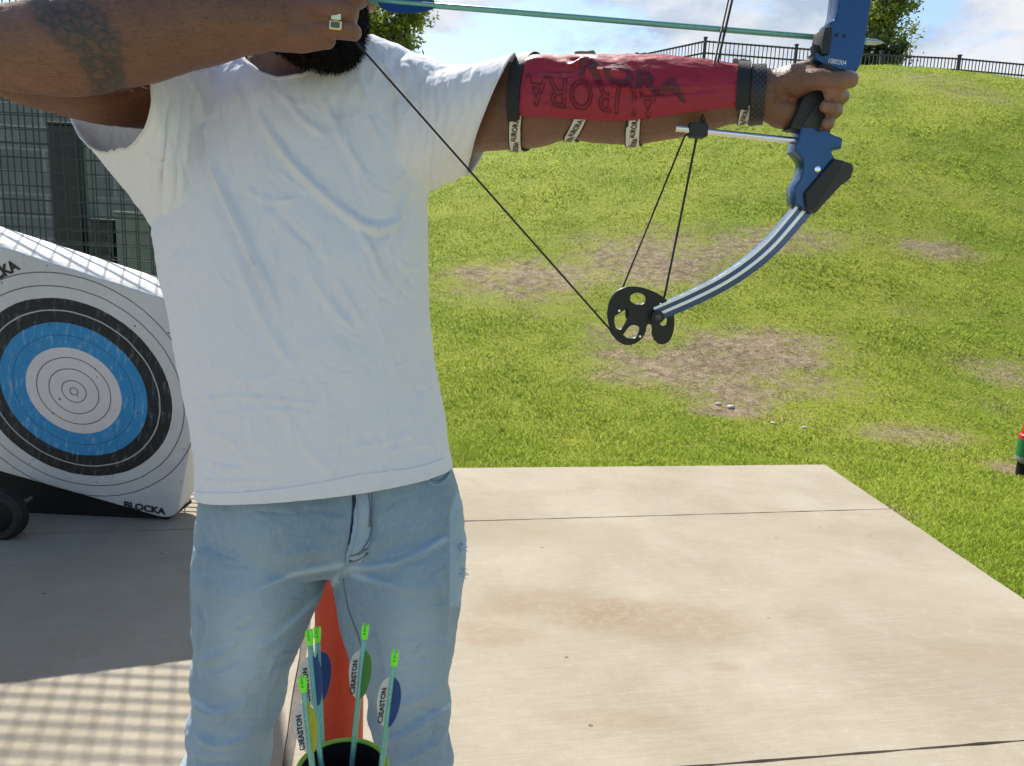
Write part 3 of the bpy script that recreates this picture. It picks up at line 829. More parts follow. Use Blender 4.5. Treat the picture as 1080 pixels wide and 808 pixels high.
def arrow(nock_p, dir_v, label, colr, roll=0, group=None, length=.74, letters=True, third=None, xref=Vector((1, 0, 0)), vl=.07):
    z = dir_v.normalized(); x = (xref - z * xref.dot(z)).normalized(); y = z.cross(x)
    t = empty('arrow'); tag(t, label, 'arrow', group)
    t.matrix_world = Matrix(((x.x, y.x, z.x, nock_p.x), (x.y, y.y, z.y, nock_p.y), (x.z, y.z, z.z, nock_p.z), (0, 0, 0, 1)))
    r = .0036
    mb = MB(); mb.lathe([(r * .8, .016), (r, .017), (r, length)], n=16); mb.build('shaft', M_SHAFT, t, smooth='auto')
    mb = MB(); mb.lathe([(r * .99, length), (r * 1.06, length + .001), (r * 1.02, length + .014), (r * .5, length + .022), (r * .1, length + .025)], n=16); mb.build('point', plain('steel_point', (.45, .5, .47), .35, .8), t, smooth='auto')
    mb = MB(); mb.lathe([(r * .9, .0165), (r * 1.12, .014), (r * 1.12, .009)], n=14)
    for s_ in (-1, 1): mb.box((s_ * r * .72, 0, .0035), r * .85, r * 1.9, .013)
    mb.box((0, 0, .006), r * 1.2, r * 2.2, .002)
    mb.build('nock', M_NOCK, t, bevel=.0006)
    for ang, cn in ((150, 'white'), (30, colr), (270, third or colr)):
        a = R(ang + roll); rad = Vector((math.cos(a), math.sin(a), 0)); tan = Vector((-math.sin(a), math.cos(a), 0))
        L0 = .030; mb = MB(); prof = []
        K = 16
        rows = []
        for i in range(K + 1):
            u = i / K; h = .0125 * math.sin(math.pi * min(1, u ** .72)) ** .62 if 0 < u < 1 else 0
            p0 = rad * (r * .96) + Vector((0, 0, L0 + vl * u)); p1 = rad * (r + max(h, .0002)) + Vector((0, 0, L0 + vl * u))
            rows.append([p0 + tan * .0005, p1 + tan * .00035, p1 - tan * .00035, p0 - tan * .0005])
        mb.loft(rows)
        vo_ = mb.build('vane', VANE[cn], t)
        if cn == 'white':
            tag(vo_, label='white vane with black lettering' if letters else 'white vane')
            if letters:
                tm = text_mesh('C3EASTON', .010, bold=.00035, space=1.05)
                xs = [q.co.x for q in tm.vertices]; kx = .046 / (max(xs) - min(xs))
                side = tan if tan.y > 0 else -tan        # the face turned to the local +y side (camera)
                for q in tm.vertices:
                    q.co = rad * (r + .0054 + q.co.y * kx * .95) + Vector((0, 0, L0 + vl * .55 - q.co.x * kx)) + side * .0011
                link('lettering', tm, M_INK, vo_)
    return t
QC = PY(361, 811, .80); QR = .056
QC = Vector((QC.x, .80, QC.z))
qt = empty('arrow_tube', (QC.x, QC.y, 0)); tag(qt, 'black tube with a lime green rim holding five arrows in front of the legs', 'arrow tube')
mb = MB(); mb.lathe([(QR * .93, .02), (QR * .97, .3), (QR, QC.z - .004)], n=48, caps=False); mb.lathe([(QR * .94, QC.z - .004), (QR * .90, .3), (QR * .87, .03)], n=48, caps=False)
mb.lathe([(.001, .03), (QR * .88, .03)], n=48, caps=False)
mb.build('tube_wall', plain('black_tube', (.010, .010, .011), .5), qt, smooth='auto', fix=False)
mb = MB(); n = 48
mb.loft([[Vector(((QR * .972 + .0032 * math.cos(a)) * math.cos(2 * math.pi * j / n), (QR * .972 + .0032 * math.cos(a)) * math.sin(2 * math.pi * j / n), QC.z + .0026 * math.sin(a))) for a in [2 * math.pi * q / 10 for q in range(10)]] for j in range(n + 1)], cap=False)
mb.build('rim', plain('lime_edge', (.30, .50, .04), .5), qt, smooth=True)
mb = MB(); mb.lathe([(.13, 0), (.13, .012), (.10, .02), (QR, .022)], n=40); mb.build('base', M_BLK, qt, smooth='auto')
AG = 'arrows standing in the black tube'
for (nx, ny, Yn, bx, by, Yb, colr, lb, rl) in (
    (326, 667, .835, 337, 790, .822, 'blue', 'teal arrow with blue vane in the tube, left of its twin with overlapping vanes', -2),
    (334.5, 664, .862, 339.5, 788, .845, 'blue', 'teal arrow with two blue vanes in the tube, right one of the overlapping pair', 60),
    (319, 716, .775, 331, 822, .775, 'yellow', 'shortest teal arrow in the tube with a yellow vane', 0),
    (385.5, 661, .842, 373, 788, .835, 'green', 'teal arrow in the tube with a green vane, leaning right against the orange post', 0),
    (417, 689, .80, 402.5, 806, .795, 'blue', 'rightmost teal arrow leaning out of the tube with white and blue vanes', 0)):
    p = PY(nx, ny, Yn); q = PY(bx, by, Yb); arrow(p, q - p, lb, colr, rl, AG, vl=.066)

# ================================================================== compound bow
YB = 1.0
BL = ray(390, 1.5); 
M_BLUE = plain('anodised_blue', (.008, .060, .165), .30, .5, var=.06, coat=.25, spec=.6)
M_LIMB = plain('blue_limb', (.012, .05, .19), .22, .2, var=.06, coat=.6)
M_LIMB_GLINT = plain('limb_sky_glint', (.86, .89, .93), .18, .15, var=.04, coat=.6)  # sky reflections along the limb, painted as pale glossy strips
M_GRIP = plain('black_grip', (.016, .016, .016), .55, var=.25, bumps=.2)
M_GRIP2 = plain('dark_grey_grip', (.035, .036, .034), .6, var=.2, bumps=.3)
M_STR = plain('bow_string', (.012, .010, .012), .6, var=.3, scale=300)
M_CAM = plain('black_cam', (.014, .015, .015), .42, .3, var=.2)
M_SIL = plain('silver_rod', (.75, .76, .78), .16, 1, var=.05)
M_WHT = plain('white_print', (.75, .76, .78), .5)
bow = empty('compound_bow', PY(850, 110, YB)); tag(bow, 'blue compound bow with black cams held at full draw', 'bow')
BO = bow.location.copy()
def bpart(name, me, mat, parent=None, smooth='auto', bevel=0, fix=True):
    me.transform(Matrix.Translation(-BO)); return link(name, me, mat, parent or bow, smooth, bevel, fix)
ZA = PY(870, 40, YB).z      # arrow level: the bow's mirror plane
MC = PY(745, 26, YB); MN = (PY(816, -281, YB) - PY(674, 333, YB)).normalized()
def low(p): return p - MN * (2 * (p - MC).dot(MN))
def mirrored(me):
    c = me.copy()
    for v_ in c.vertices: v_.co = low(v_.co)
    c.flip_normals(); return c
# riser: upper sight window and lower part
up = [(893, -58), (914, -82), (936, -66), (946, -36), (930, -24), (915, -10), (911.5, 0), (909.5, 14), (906, 36), (903.5, 55), (900, 70), (895, 79), (879, 75.5), (866, 69), (865, 62), (867, 50), (869.5, 38), (871, 28.5), (875.5, 26), (878.5, 17), (880.5, 0), (882.5, -30)]
riser = bpart('riser', plate([up], YB, .017, .0025), M_BLUE)
me = plate([[(863, 72), (880, 76), (896, 79), (893, 84), (880, 82), (866, 76)]], YB, .0150, .0015); bpart('shelf', me, M_GRIP, riser)
lowr = [(842, 134), (866, 134), (867, 138), (869.5, 144), (876, 147), (881.5, 149), (880.6, 156.8), (872.5, 157), (870.5, 161), (871, 165), (874.5, 170), (886, 176), (889, 180), (850, 223), (845.5, 220), (835.5, 215), (835, 199), (841, 190), (844.5, 179), (844.5, 173), (842.5, 167), (835.5, 160), (838, 152), (840, 145)]
bpart('lower_riser', plate([lowr], YB, .016, .0025), M_BLUE)
# hidden core joining both parts through the hand
bpart('riser_core', plate([[(868, 66), (892, 76), (882, 100), (866, 140), (845, 140), (852, 110), (862, 84)]], YB, .010, .001), M_BLUE)
gp = [(865, 71), (893, 79), (889, 86), (879, 100), (873, 112), (869, 124), (867.5, 137), (850, 136.5), (833.5, 134.5), (838, 124), (843, 112), (850, 99), (858, 86)]
grip = bpart('grip', plate([gp], YB, .0165, .005), M_GRIP)
bpart('grip_panel', plate([[(868, 105), (872, 112), (868.5, 124), (867, 136.3), (850, 135.8), (842, 134.8), (848, 125), (857, 114)]], YB, .0185, .0015), M_GRIP2, grip)
# limb pocket
pk = bpart('limb_pocket', plate([[(873, 171), (880, 172.5), (876, 182), (852, 220), (846, 221), (844.5, 205)]], YB, .0225, .002), M_GRIP)
bpart('pocket_cover', plate([[(880.5, 172.5), (890, 175.5), (891.5, 180), (888.5, 189), (879, 196), (853, 224), (847, 221.5)]], YB, .0215, .002), M_GRIP2, pk)
def stud(px, py, r_, dy, mat, nm, par):
    c = PY(px, py, YB) + Vector((0, dy, 0)); mb = MB(); disc(mb, c, [(r_ * .3, -.002), (r_ * .9, -.0016), (r_, 0), (r_, .003)]); me = mb.mesh(nm); bpart(nm, me, mat, par)
stud(856.5, 180, .0042, -.0165, M_SIL, 'bolt', bow)
for x, y in ((876.5, 41), (884.5, 41.8)): stud(x, y, .0022, -.0166, M_GRIP, 'screw_hole', riser)
# arrow rest
bpart('arrow_rest', plate([[(864.5, 34), (871, 33), (870, 47), (868, 60), (862, 60), (861.5, 50)]], YB - .004, .0185, .001), M_GRIP)
bpart('rest_arm', plate([[(857, 49), (861, 50), (863, 55), (868, 58), (867, 62), (858, 56)]], YB - .006, .008, .0005), M_GRIP)
bpart('rest_plate', plate([[(856, 58), (862, 60.5), (866, 62.5), (866, 70), (858, 65.5)]], YB - .004, .012, .0005), M_BLUE)
# serial number
def px_text(s_, p0, p1, size, Y, mat, name, parent, bold=.0):
    tm = text_mesh(s_, 1.0, bold=bold)
    xs = [q.co.x for q in tm.vertices]; x0_, x1_ = min(xs), max(xs); L = math.hypot(p1[0] - p0[0], p1[1] - p0[1])
    dx, dy = (p1[0] - p0[0]) / L, (p1[1] - p0[1]) / L; k = L / (x1_ - x0_)
    for q in tm.vertices:
        a = (q.co.x - x0_) * k; h_ = q.co.y * size
        q.co = PY(p0[0] + dx * a + dy * h_, p0[1] + dy * a - dx * h_, Y)
    bpart(name, tm, mat, parent, False)
px_text('1080304', (874, 64.3), (892.5, 67), 7.5, YB - .0174, M_WHT, 'serial_number', riser, .012)
# limbs
cl = [(856, 207), (846.5, 220), (833, 236.5), (814, 258), (792, 277.5), (764, 296.5), (733, 312.5), (706, 324.5), (691, 331)]
def limb_mesh(w0, w1, yh, o0, o1, zoff=0):
    P = smooth_poly(cl, 6); rings = []
    for i, p in enumerate(P):
        q = P[min(i + 1, len(P) - 1)]; r_ = P[max(i - 1, 0)]
        dx, dy = q[0] - r_[0], q[1] - r_[1]; l = math.hypot(dx, dy); nx, ny = dy / l, -dx / l      # towards the belly (up-left)
        if ny > 0: nx, ny = -nx, -ny
        s_ = (1 - .18 * i / len(P))
        a = PY(p[0] + nx * o0 * s_, p[1] + ny * o0 * s_, YB); b__ = PY(p[0] + nx * o1 * s_, p[1] + ny * o1 * s_, YB)
        wd = Vector((0, w0 + (w1 - w0) * i / len(P), 0))
        rings.append([a - wd, a + wd, b__ + wd, b__ - wd])
    mb = MB(); mb.loft(rings); return mb.mesh('limb')
lm = limb_mesh(.0066, .0062, 0, -9.5, 9.3)
s1 = limb_mesh(.0073, .0069, 0, 5.6, 9.2); s2 = limb_mesh(.0073, .0069, 0, -3.2, .7)  # s1, s2: raised strips carrying the painted sky glints
P_ = PY(676, 331, YB)
# cam
cam_out = smooth_poly([(641, 331), (643.2, 318), (650, 308), (660, 303.3), (672, 303), (684, 306), (696, 312), (705, 320), (709.3, 331), (709.8, 345), (706, 357.5), (698.5, 362.3), (691.5, 359.5), (688.3, 352), (688.4, 344.5), (685, 341), (681, 343), (679.7, 350), (675, 357.5), (668, 362), (659, 362.8), (650, 357.5), (643.6, 346), (641, 331)], 3)[:-1]
def ov(cx, cy, rx, ry, rot=0, n=20):
    return [(cx + rx * math.cos(t) * math.cos(rot) - ry * math.sin(t) * math.sin(rot), cy + rx * math.cos(t) * math.sin(rot) + ry * math.sin(t) * math.cos(rot)) for t in [2 * math.pi * i / n for i in range(n)]]
h1 = ov(672.5, 315, 9.3, 6.9, .12)
h2 = smooth_poly([(662.5, 324.5), (662.6, 335), (656, 346.5), (650, 347.5), (647.2, 341), (647.6, 333), (652, 330.5), (656.5, 327)], 3)
h3 = smooth_poly([(656, 353), (663, 343.5), (669.5, 342), (675, 345.5), (673.5, 352.5), (668.5, 357), (660.5, 357)], 3)
h4 = smooth_poly([(696.4, 338.5), (703.6, 333.8), (703.7, 342.5), (698.5, 344.5), (694.5, 341.5)], 3)
cm = plate([cam_out, h1, h2, h3, h4], YB, .0042, .001)
cm2 = plate([smooth_poly([(660, 326), (672, 321), (688, 320), (699, 325), (700, 336), (690, 341), (676, 341), (662, 338), (660, 326)], 3)[:-1]], YB + .007, .0035, .0008)
NT_P = PY(374.5, -3, .974)
def string_mesh(pts, r_): 
    mb = MB(); mb.tube(pts, r_, n=8, sub=3, dome=False, spline=len(pts) > 2 and False); return mb.mesh('s')
NOCKP = PY(371.5, 40, .962); SLIDE = PY(736, 138.5, YB + .015)
AXL = PY(691, 333, YB)
for mir in (False, True):
    f = (lambda me: mirrored(me)) if mir else (lambda me: me.copy())
    l_ = bpart('limb', f(lm), M_LIMB); bpart('glint_strip', f(s1), M_LIMB_GLINT, l_, bevel=.0006); bpart('glint_strip', f(s2), M_LIMB_GLINT, l_, bevel=.0006)
    c_ = bpart('cam', f(cm), M_CAM); bpart('module', f(cm2), M_CAM, c_)
    mb = MB(); disc(mb, AXL, [(.002, -.024), (.0045, -.0235), (.0048, -.021), (.0048, .021), (.003, .024)]); bpart('axle', f(mb.mesh('a')), plain('dark_steel', (.08, .08, .085), .3, .9), c_)
    mb = MB(); disc(mb, AXL, [(.0055, -.0215), (.0085, -.021), (.0085, -.016)]); bpart('washer', f(mb.mesh('a')), M_CAM, c_)
    for x, y in ((696, 320.5), (652.5, 327.5), (674.5, 354.5)):
        mb = MB(); disc(mb, PY(x, y, YB) + Vector((0, -.0052, 0)), [(.0005, -.001), (.0016, -.0008), (.002, 0), (.002, .001)]); bpart('peg', f(mb.mesh('p')), M_SIL, c_)
    if mir:
        bpart('limb_pocket', mirrored(plate([[(873, 171), (880, 172.5), (890, 175.5), (891.5, 180), (888.5, 189), (853, 224), (846, 221), (844.5, 205)]], YB, .0225, .002)), M_GRIP)
        bpart('upper_riser', mirrored(plate([[(880, 158), (892, 158), (893, 168), (889, 180), (850, 223), (846, 221), (844.5, 205), (858, 185)]], YB, .016, .0025)), M_BLUE)
CS = PY(643.5, 349, YB)
bpart('bowstring', string_mesh([NOCKP, PY(642.8, 346.8, YB - .004), PY(647, 354, YB - .003)], .00135), M_STR)
bpart('bowstring', string_mesh([NOCKP, NT_P, low(CS)], .00135), M_STR)
bpart('cable', string_mesh([PY(828, -268, YB), PY(739, 131, YB + .004), PY(722, 144, YB + .006), PY(655, 307.5, YB + .003), PY(645, 320, YB)], .0013), M_STR)
bpart('cable', string_mesh([PY(834, -268, YB + .004), PY(742, 131, YB + .008), PY(735, 144, YB + .010), PY(701, 312, YB + .008), PY(692, 330, YB + .008)], .0016), M_STR)
mb = MB(); mb.tube([PY(712.5, 135.3, YB - .004), PY(849, 149.5, YB - .004)], .0042, n=14, spline=False, dome=False); bpart('cable_guard', mb.mesh('r'), M_SIL)
bpart('cable_slide', plate([rr_ for rr_ in [[(728, 131.5), (743, 132), (744, 134), (743.5, 143), (741, 144.8), (729, 143.5), (727.3, 141), (727, 133.5)]]], YB - .002, .0095, .002), M_GRIP)
# the nocked arrow lies between string and rest
an = PY(373, -1.2, .972); at = PY(880, 41.0, 1.026); 
dv_ = at - an; tt_ = 1.0
while proj_np(np.array([an + dv_ * tt_]))[0][0] < 931: tt_ += .002
at = an + dv_ * tt_
arrow(an, at - an, 'teal arrow with blue vanes nocked on the string of the drawn bow', 'blue', 120, None, length=(at - an).length - .024, letters=False, third='blue', xref=Vector((0, 0, 1)))
# ================================================================== the archer
YP = 1.15
def ringp(xl, yl, xr, yr, Y, hd, n=48, pw=.88):
    a = PY(xl, yl, Y); b_ = PY(xr, yr, Y); c = (a + b_) / 2
    return MB().ell(c, (b_ - a) / 2, Vector((0, hd, 0)), n, pw)
torso = [(213, 556, 478, 524, 1.15, .130), (213, 522, 476, 492, 1.15, .132), (212, 478, 469.5, 452, 1.15, .136), (207, 436, 459, 400, 1.15, .140), (198, 388, 453, 350, 1.15, .141), (188, 335, 449.5, 300, 1.15, .138), (178, 290, 449, 255, 1.15, .135),
         (170, 245, 449, 213, 1.155, .130), (172, 200, 453, 178, 1.16, .124), (182, 155, 458, 140, 1.165, .116), (196, 120, 460, 105, 1.17, .106), (215, 92, 455, 76, 1.175, .092), (238, 70, 436, 58, 1.18, .078), (262, 50, 404, 44, 1.18, .066)]
# ---- body
mb = MB()
def inner(t, s_):
    xl, yl, xr, yr, Y, hd = t; cx, cy = (xl + xr) / 2, (yl + yr) / 2
    return ringp(cx + (xl - cx) * s_, cy + (yl - cy) * s_, cx + (xr - cx) * s_, cy + (yr - cy) * s_, Y, hd - .022)
mb.loft([inner((213, 590, 488, 570, 1.15, .095), .60), inner(torso[1][:5] + (.102,), .68), inner(torso[2][:5] + (.122,), .78)] + [inner(t, .9) for t in torso[3:]])
# neck and head, turned towards the bow
mb.tube([PY(316, 110, 1.185), PY(318, 60, 1.165), PY(316, 0, 1.135)], [.078, .066, .064], n=24)
HC = PY(313, -50, 1.115)
hr = Matrix.Rotation(R(0), 3, 'Y')
mb.blob(HC + Vector((-.012, 0, .035)), .104, .079, .098, n=28, m=18)
mb.blob(HC + Vector((.028, 0, -.050)), .068, .062, .078, n=24, m=14)
mb.blob(HC + Vector((.058, 0, -.080)), .030, .036, .026)
mb.tube([HC + Vector((.092, 0, .02)), HC + Vector((.108, 0, -.010)), HC + Vector((.116, 0, -.032))], [.009, .012, .016], n=12)
mb.blob(HC + Vector((.100, 0, -.062)), .012, .026, .010)
mb.blob(HC + Vector((.088, 0, .036)), .014, .055, .012)
for s_ in (-1, 1): mb.blob(HC + Vector((-.015, s_ * .080, -.005)), .020, .010, .034, n=14, m=10)
# bow arm (his left)
ARM = [((452, 114), 1.165, 39), ((490, 116), 1.145, 41), ((525, 114), 1.125, 40), ((560, 110.5), 1.105, 41), ((600, 105.5), 1.085, 37), ((635, 107.5), 1.07, 39), ((668, 108.5), 1.058, 39.5), ((705, 106), 1.045, 37), ((745, 103), 1.032, 31), ((780, 101), 1.022, 25.5), ((806, 100), 1.012, 24)]
def armpt(i): (x, y), Y, r = ARM[i]; return PY(x, y, Y), r * PY(x, y, Y).y / 770 / .98
APT = [armpt(i) for i in range(len(ARM))]
mb.tube([p for p, r in APT], [r for p, r in APT], n=26, sub=5, flat=.92)
# bow hand: palm, thumb heel, thumb and four fingers round the grip
def chain(pts, rad, n=14, sub=4, flat=1.0): mb.tube([PY(x, y, Y) for x, y, Y in pts], rad, n=n, sub=sub, flat=flat)
HR = .0012
chain([(800, 99, 1.012), (816, 99, 1.012), (832, 96, 1.018), (846, 92, 1.024)], [24 * HR, 25 * HR, 27 * HR, 25 * HR], flat=.78)
chain([(812, 110, 1.012), (826, 118, 1.010), (837, 122, 1.016)], [.021, .022, .017])
chain([(818, 90, 1.005), (838, 85, .993), (852, 82, .982)], [.020, .021, .016])
chain([(840, 88, .990), (858, 84, .972), (876, 85.5, .963), (890, 85, .964), (898, 84.5, .968)], [.019, .0140, .0112, .0112, .0100])
chain([(842, 76, 1.012), (856, 72, 1.008), (862, 74, 1.005)], [.012, .011, .009])
for f_ in ([(848, 88, 1.030), (872, 92, 1.040), (886, 98, 1.026), (889, 102, 1.0), (882, 100.5, .975), (873.5, 97.5, .968)],
           [(845, 98, 1.030), (868, 106, 1.040), (879, 114, 1.026), (882, 117.5, 1.0), (877, 115.5, .974), (870, 112, .967)],
           [(842, 108, 1.030), (860, 118, 1.040), (871, 127, 1.028), (873, 130.5, 1.002), (873, 130.5, .978), (872, 130, .972)],
           [(840, 116, 1.030), (858, 126, 1.040), (868, 136, 1.026), (868, 137, 1.008), (866, 136, .996), (864, 136, .990)]):
    chain(f_, [.0100, .0096, .0088, .0084, .0080, .0076])
# drawing arm (his right)
mb.tube([PY(238, 104, 1.19), PY(185, 90, 1.15), PY(110, 82, 1.08), PY(40, 66, 1.0), PY(-18, 48, .935)], [.072, .068, .064, .058, .048], n=26, sub=5)
mb.tube([PY(-24, 46, .93), PY(20, 52, .915), PY(75, 48, .915), PY(140, 38, .925), PY(205, 28, .938), PY(262, 22, .95), PY(292, 20, .955)], [.042, .050, .057, .055, .047, .038, .034], n=26, sub=5, flat=.88)
# drawing hand: back of the hand, knuckles, three fingers hooked on the string, little finger curled under
chain([(280, 20, .955), (305, 18, .957), (330, 17, .958), (344, 14, .957)], [.036, .037, .036, .030], flat=.62, n=20)
chain([(290, 34, .957), (318, 38, .955), (340, 40, .955), (346, 43.5, .962)], [.023, .020, .0145, .0105])
chain([(334, 29, .950), (350, 31, .940), (364, 32, .939), (373, 34, .948), (371, 35, .964)], [.0125, .0118, .0115, .0108, .0090])
chain([(328, 10, .948), (348, 9.5, .935), (363, 10, .935), (370, 14, .948), (367, 18, .964)], [.0140, .0128, .0118, .0108, .0090])
chain([(330, -4, .948), (350, -6, .938), (370, -6, .938), (380, -1, .950), (377, 2, .966)], [.0145, .0128, .0115, .0104, .0090])
chain([(318, 0, .972), (338, -2, .985), (352, 0, .992)], [.015, .012, .010])
# legs down to the shoes
LEG = {}
LL = [(226, 535, 346, 535, 1.15, .070), (214, 562, 352, 562, 1.15, .108), (210, 590, 353, 590, 1.15, .120), (210, 612, 345, 612, 1.15, .118), (211, 650, 329, 650, 1.15, .112), (212, 690, 311, 690, 1.15, .104), (209, 730, 299, 730, 1.15, .098), (206, 770, 287, 770, 1.148, .094), (194, 808, 279, 808, 1.148, .092), (196, 900, 272, 900, 1.16, .088), (205, 985, 270, 985, 1.18, .075)]
RL = [(360, 535, 470, 525, 1.15, .070), (352, 562, 485, 550, 1.15, .108), (350, 590, 490, 575, 1.15, .120), (356, 612, 490, 604, 1.15, .118), (363, 650, 485, 645, 1.15, .112), (376, 690, 476, 688, 1.15, .104), (391, 730, 471.5, 730, 1.15, .098), (395, 770, 473, 770, 1.148, .094), (397, 808, 476, 808, 1.148, .092), (398, 900, 470, 900, 1.16, .088), (400, 985, 465, 985, 1.18, .075)]
for L_ in (LL, RL): mb.loft([inner((a, b_, c, d, Y, h + .005), .8) for a, b_, c, d, Y, h in L_])
bme = remesh(mb, .0027, 3)
# skin attributes: inked areas and nails
co = get_co(bme); px, py, zc_ = proj_np(co); no = get_no(bme)
view = co - np.array(CAM); facing = -(view * no).sum(1) > 0
tat = np.zeros(len(co))
d1 = np.minimum(seg_dist(px, py, [(58, 8), (92, 36), (108, 62)])[0] / np.where(py < 50, 34, 27), seg_dist(px, py, [(100, 40), (116, 90)])[0] / 24)
tat = np.where((co[:, 1] < .98) & (px < 190), np.clip(1.35 - d1, 0, 1), 0)
ch = np.zeros(len(co))
for c_ in ((533, 134, 4.6, 9), (529.5, 157, 5.5, 15), (531, 118, 4, 7)):
    q = np.hypot((px - c_[0]) / c_[2], (py - c_[1]) / c_[3]); ch = np.maximum(ch, np.exp(-((q - 1) * 3.2) ** 2))
ch = np.where(facing & (co[:, 1] < 1.2), ch, 0)
nail = np.zeros(len(co))
for x, y, Y, r_ in ((899, 76.5, .968, .0075),):
    p = np.array(PY(x, y, Y)); nail = np.maximum(nail, np.clip(1.3 - np.linalg.norm(co - p, axis=1) / r_, 0, 1))
palm = np.zeros(len(co))
for x, y, Y, r_ in ((895, 86, .965, .02), (874, 98, .965, .016), (868, 111, .963, .016), (871, 131, .968, .013), (374, 33, .95, .012)):
    p = np.array(PY(x, y, Y)); palm = np.maximum(palm, np.exp(-(np.linalg.norm(co - p, axis=1) / r_) ** 2))
set_attr(bme, 'tattoo', tat); set_attr(bme, 'chain', ch); set_attr(bme, 'nail', nail); set_attr(bme, 'palm', palm)
NAILP = PY(898.5, 77.5, .966)
# creases of the hands
fold(bme, [([(815, 112), (824, 105), (836, 104)], 3.0, -1.5), ([(848, 99), (856, 92), (862, 90)], 2.5, -1.4), ([(886, 80), (888, 90)], 1.6, -.8), ([(872, 80), (873, 91)], 1.8, -.6),
           ([(342, 19), (354, 20.5), (372, 22)], 1.8, -4.0), ([(322, 34), (336, 33), (347, 35)], 2.5, -1.6), ([(200, 20), (260, 26), (300, 32)], 8, 2.0), ([(808, 78), (812, 100), (808, 120)], 3, -.8),
           ([(70, 108), (110, 108), (150, 96)], 5, -3), ([(862, 104), (876, 106), (892, 110)], 1.7, -3.2), ([(862, 118), (874, 122), (886, 125)], 1.7, -3.2), ([(862, 92), (878, 93), (896, 94)], 1.7, -3.0), ([(808, 90), (828, 82), (850, 76)], 4, 1.4)])
crumple(bme, 60, .0007, 3)
mt, nt, b = newmat('skin'); v = coords(nt)
n1 = nt.noise(v, 14, 5, .6); n2 = nt.noise(v, 160, 4, .7)
c = nt.mix(n1, (.125, .054, .029, 1), (.215, .098, .054, 1))
c = nt.mix(nt.math('MULTIPLY', attr(nt, 'palm'), .45), c, (.36, .185, .13, 1))
c = nt.mix(nt.math('MULTIPLY', nt.step(n2, .5, .75), .25), c, (.10, .045, .028, 1))
vr = nt.n('ShaderNodeTexVoronoi', feature='DISTANCE_TO_EDGE', ins={'Scale': 78.0}); nt.put(vr.inputs['Vector'], v)
scale_ = nt.math('SUBTRACT', 1, nt.math('MULTIPLY', nt.step(vr.outputs['Distance'], .02, .26), .5))
tn = nt.math('ADD', attr(nt, 'tattoo'), nt.math('MULTIPLY', nt.math('SUBTRACT', nt.noise(v, 42, 5, .65), .5), .9))
tm_ = nt.math('MULTIPLY', nt.math('MULTIPLY', nt.step(tn, .35, .75), scale_), .86)
c = nt.mix(tm_, c, (.036, .036, .036, 1))
c = nt.mix(nt.math('MULTIPLY', attr(nt, 'chain'), .40), c, (.07, .055, .05, 1))
c = nt.mix(nt.step(attr(nt, 'nail'), .25, .5), c, (.50, .32, .25, 1))
nt.put(b.inputs['Base Color'], c)
nt.put(b.inputs['Roughness'], nt.math('ADD', .33, nt.math('MULTIPLY', n2, .24)))
b.inputs['Subsurface Weight'].default_value = .12; b.inputs['Subsurface Radius'].default_value = (.012, .005, .003); b.inputs['Subsurface Scale'].default_value = .5
vb = nt.n('ShaderNodeTexVoronoi', ins={'Scale': 620.0}); nt.put(vb.inputs['Vector'], v)
bump(nt, b, nt.math('ADD', nt.math('MULTIPLY', n2, 1.0), nt.math('MULTIPLY', vb.outputs['Distance'], .9)), .40, .0018)
M_SKIN = mt
person = link('person', bme, M_SKIN, smooth=True)
tag(person, 'archer in white t-shirt and light blue jeans drawing a bow, red forearm guard', 'person')
btree = bvh_of(bme)

mb = MB(); mb.blob((0, 0, 0), .0085, .0062, .0028, n=16, m=8)
no_ = mb.build('thumb_nail', plain('nail', (.50, .33, .26), .3, var=.06, coat=.3), person, smooth=True)
no_.location = NAILP; no_.rotation_euler = (R(35), R(8), 0)
# ---- eyes (out of the picture, above the frame)
for s_ in (-1, 1):
    mb = MB(); mb.blob(HC + Vector((.080, s_ * .031, .012)), .012, .014, .010); mb.build('eye', plain('eye_white', (.7, .68, .65), .2), person, smooth=True)

# ---- short hairs along the forearms
co = get_co(bme); no = get_no(bme); px, py, _z = proj_np(co)
sel = np.where(((co[:, 1] < .985) & (px > -10) & (px < 300)) | ((px > 640) & (px < 850) & (py < 100) & (co[:, 1] < 1.06)))[0]
k = 5200; idx = sel[nrs.randint(0, len(sel), k)]
P = co[idx]; al = np.where(px[idx] < 320, 1.0, 1.0)[:, None] * np.array(Rc) + nrs.randn(k, 3) * .35 + no[idx] * .30
al /= np.linalg.norm(al, axis=1)[:, None]; S_ = np.cross(al, no[idx]); L_ = (.004 + .008 * nrs.rand(k))[:, None]
HV = np.stack([P - S_ * .00016, P + S_ * .00016, P + al * L_ + no[idx] * .001], 1).reshape(-1, 3)
link('arm_hair', np_mesh('arm_hair', HV, np.arange(3 * k).reshape(-1, 3)), plain('brown_hair', (.022, .014, .010), .5), person, fix=False)

# ---- beard
mb = MB()
mb.blob(HC + Vector((.040, 0, -.086)), .060, .060, .036, n=28, m=16)
mb.tube([PY(300, 34, 1.06), PY(325, 46, 1.05), PY(350, 54, 1.055), PY(364, 46, 1.085)], [.026, .030, .027, .027], n=20)
mb.tube([PY(362, 48, 1.12), PY(366, 25, 1.10), PY(366, 0, 1.10)], [.027, .027, .024], n=18)
mb.tube([PY(338, 48, 1.10), PY(358, 53, 1.11)], [.032, .030], n=18, spline=False)
be = remesh(mb, .004, 4); crumple(be, 90, .004, 4)
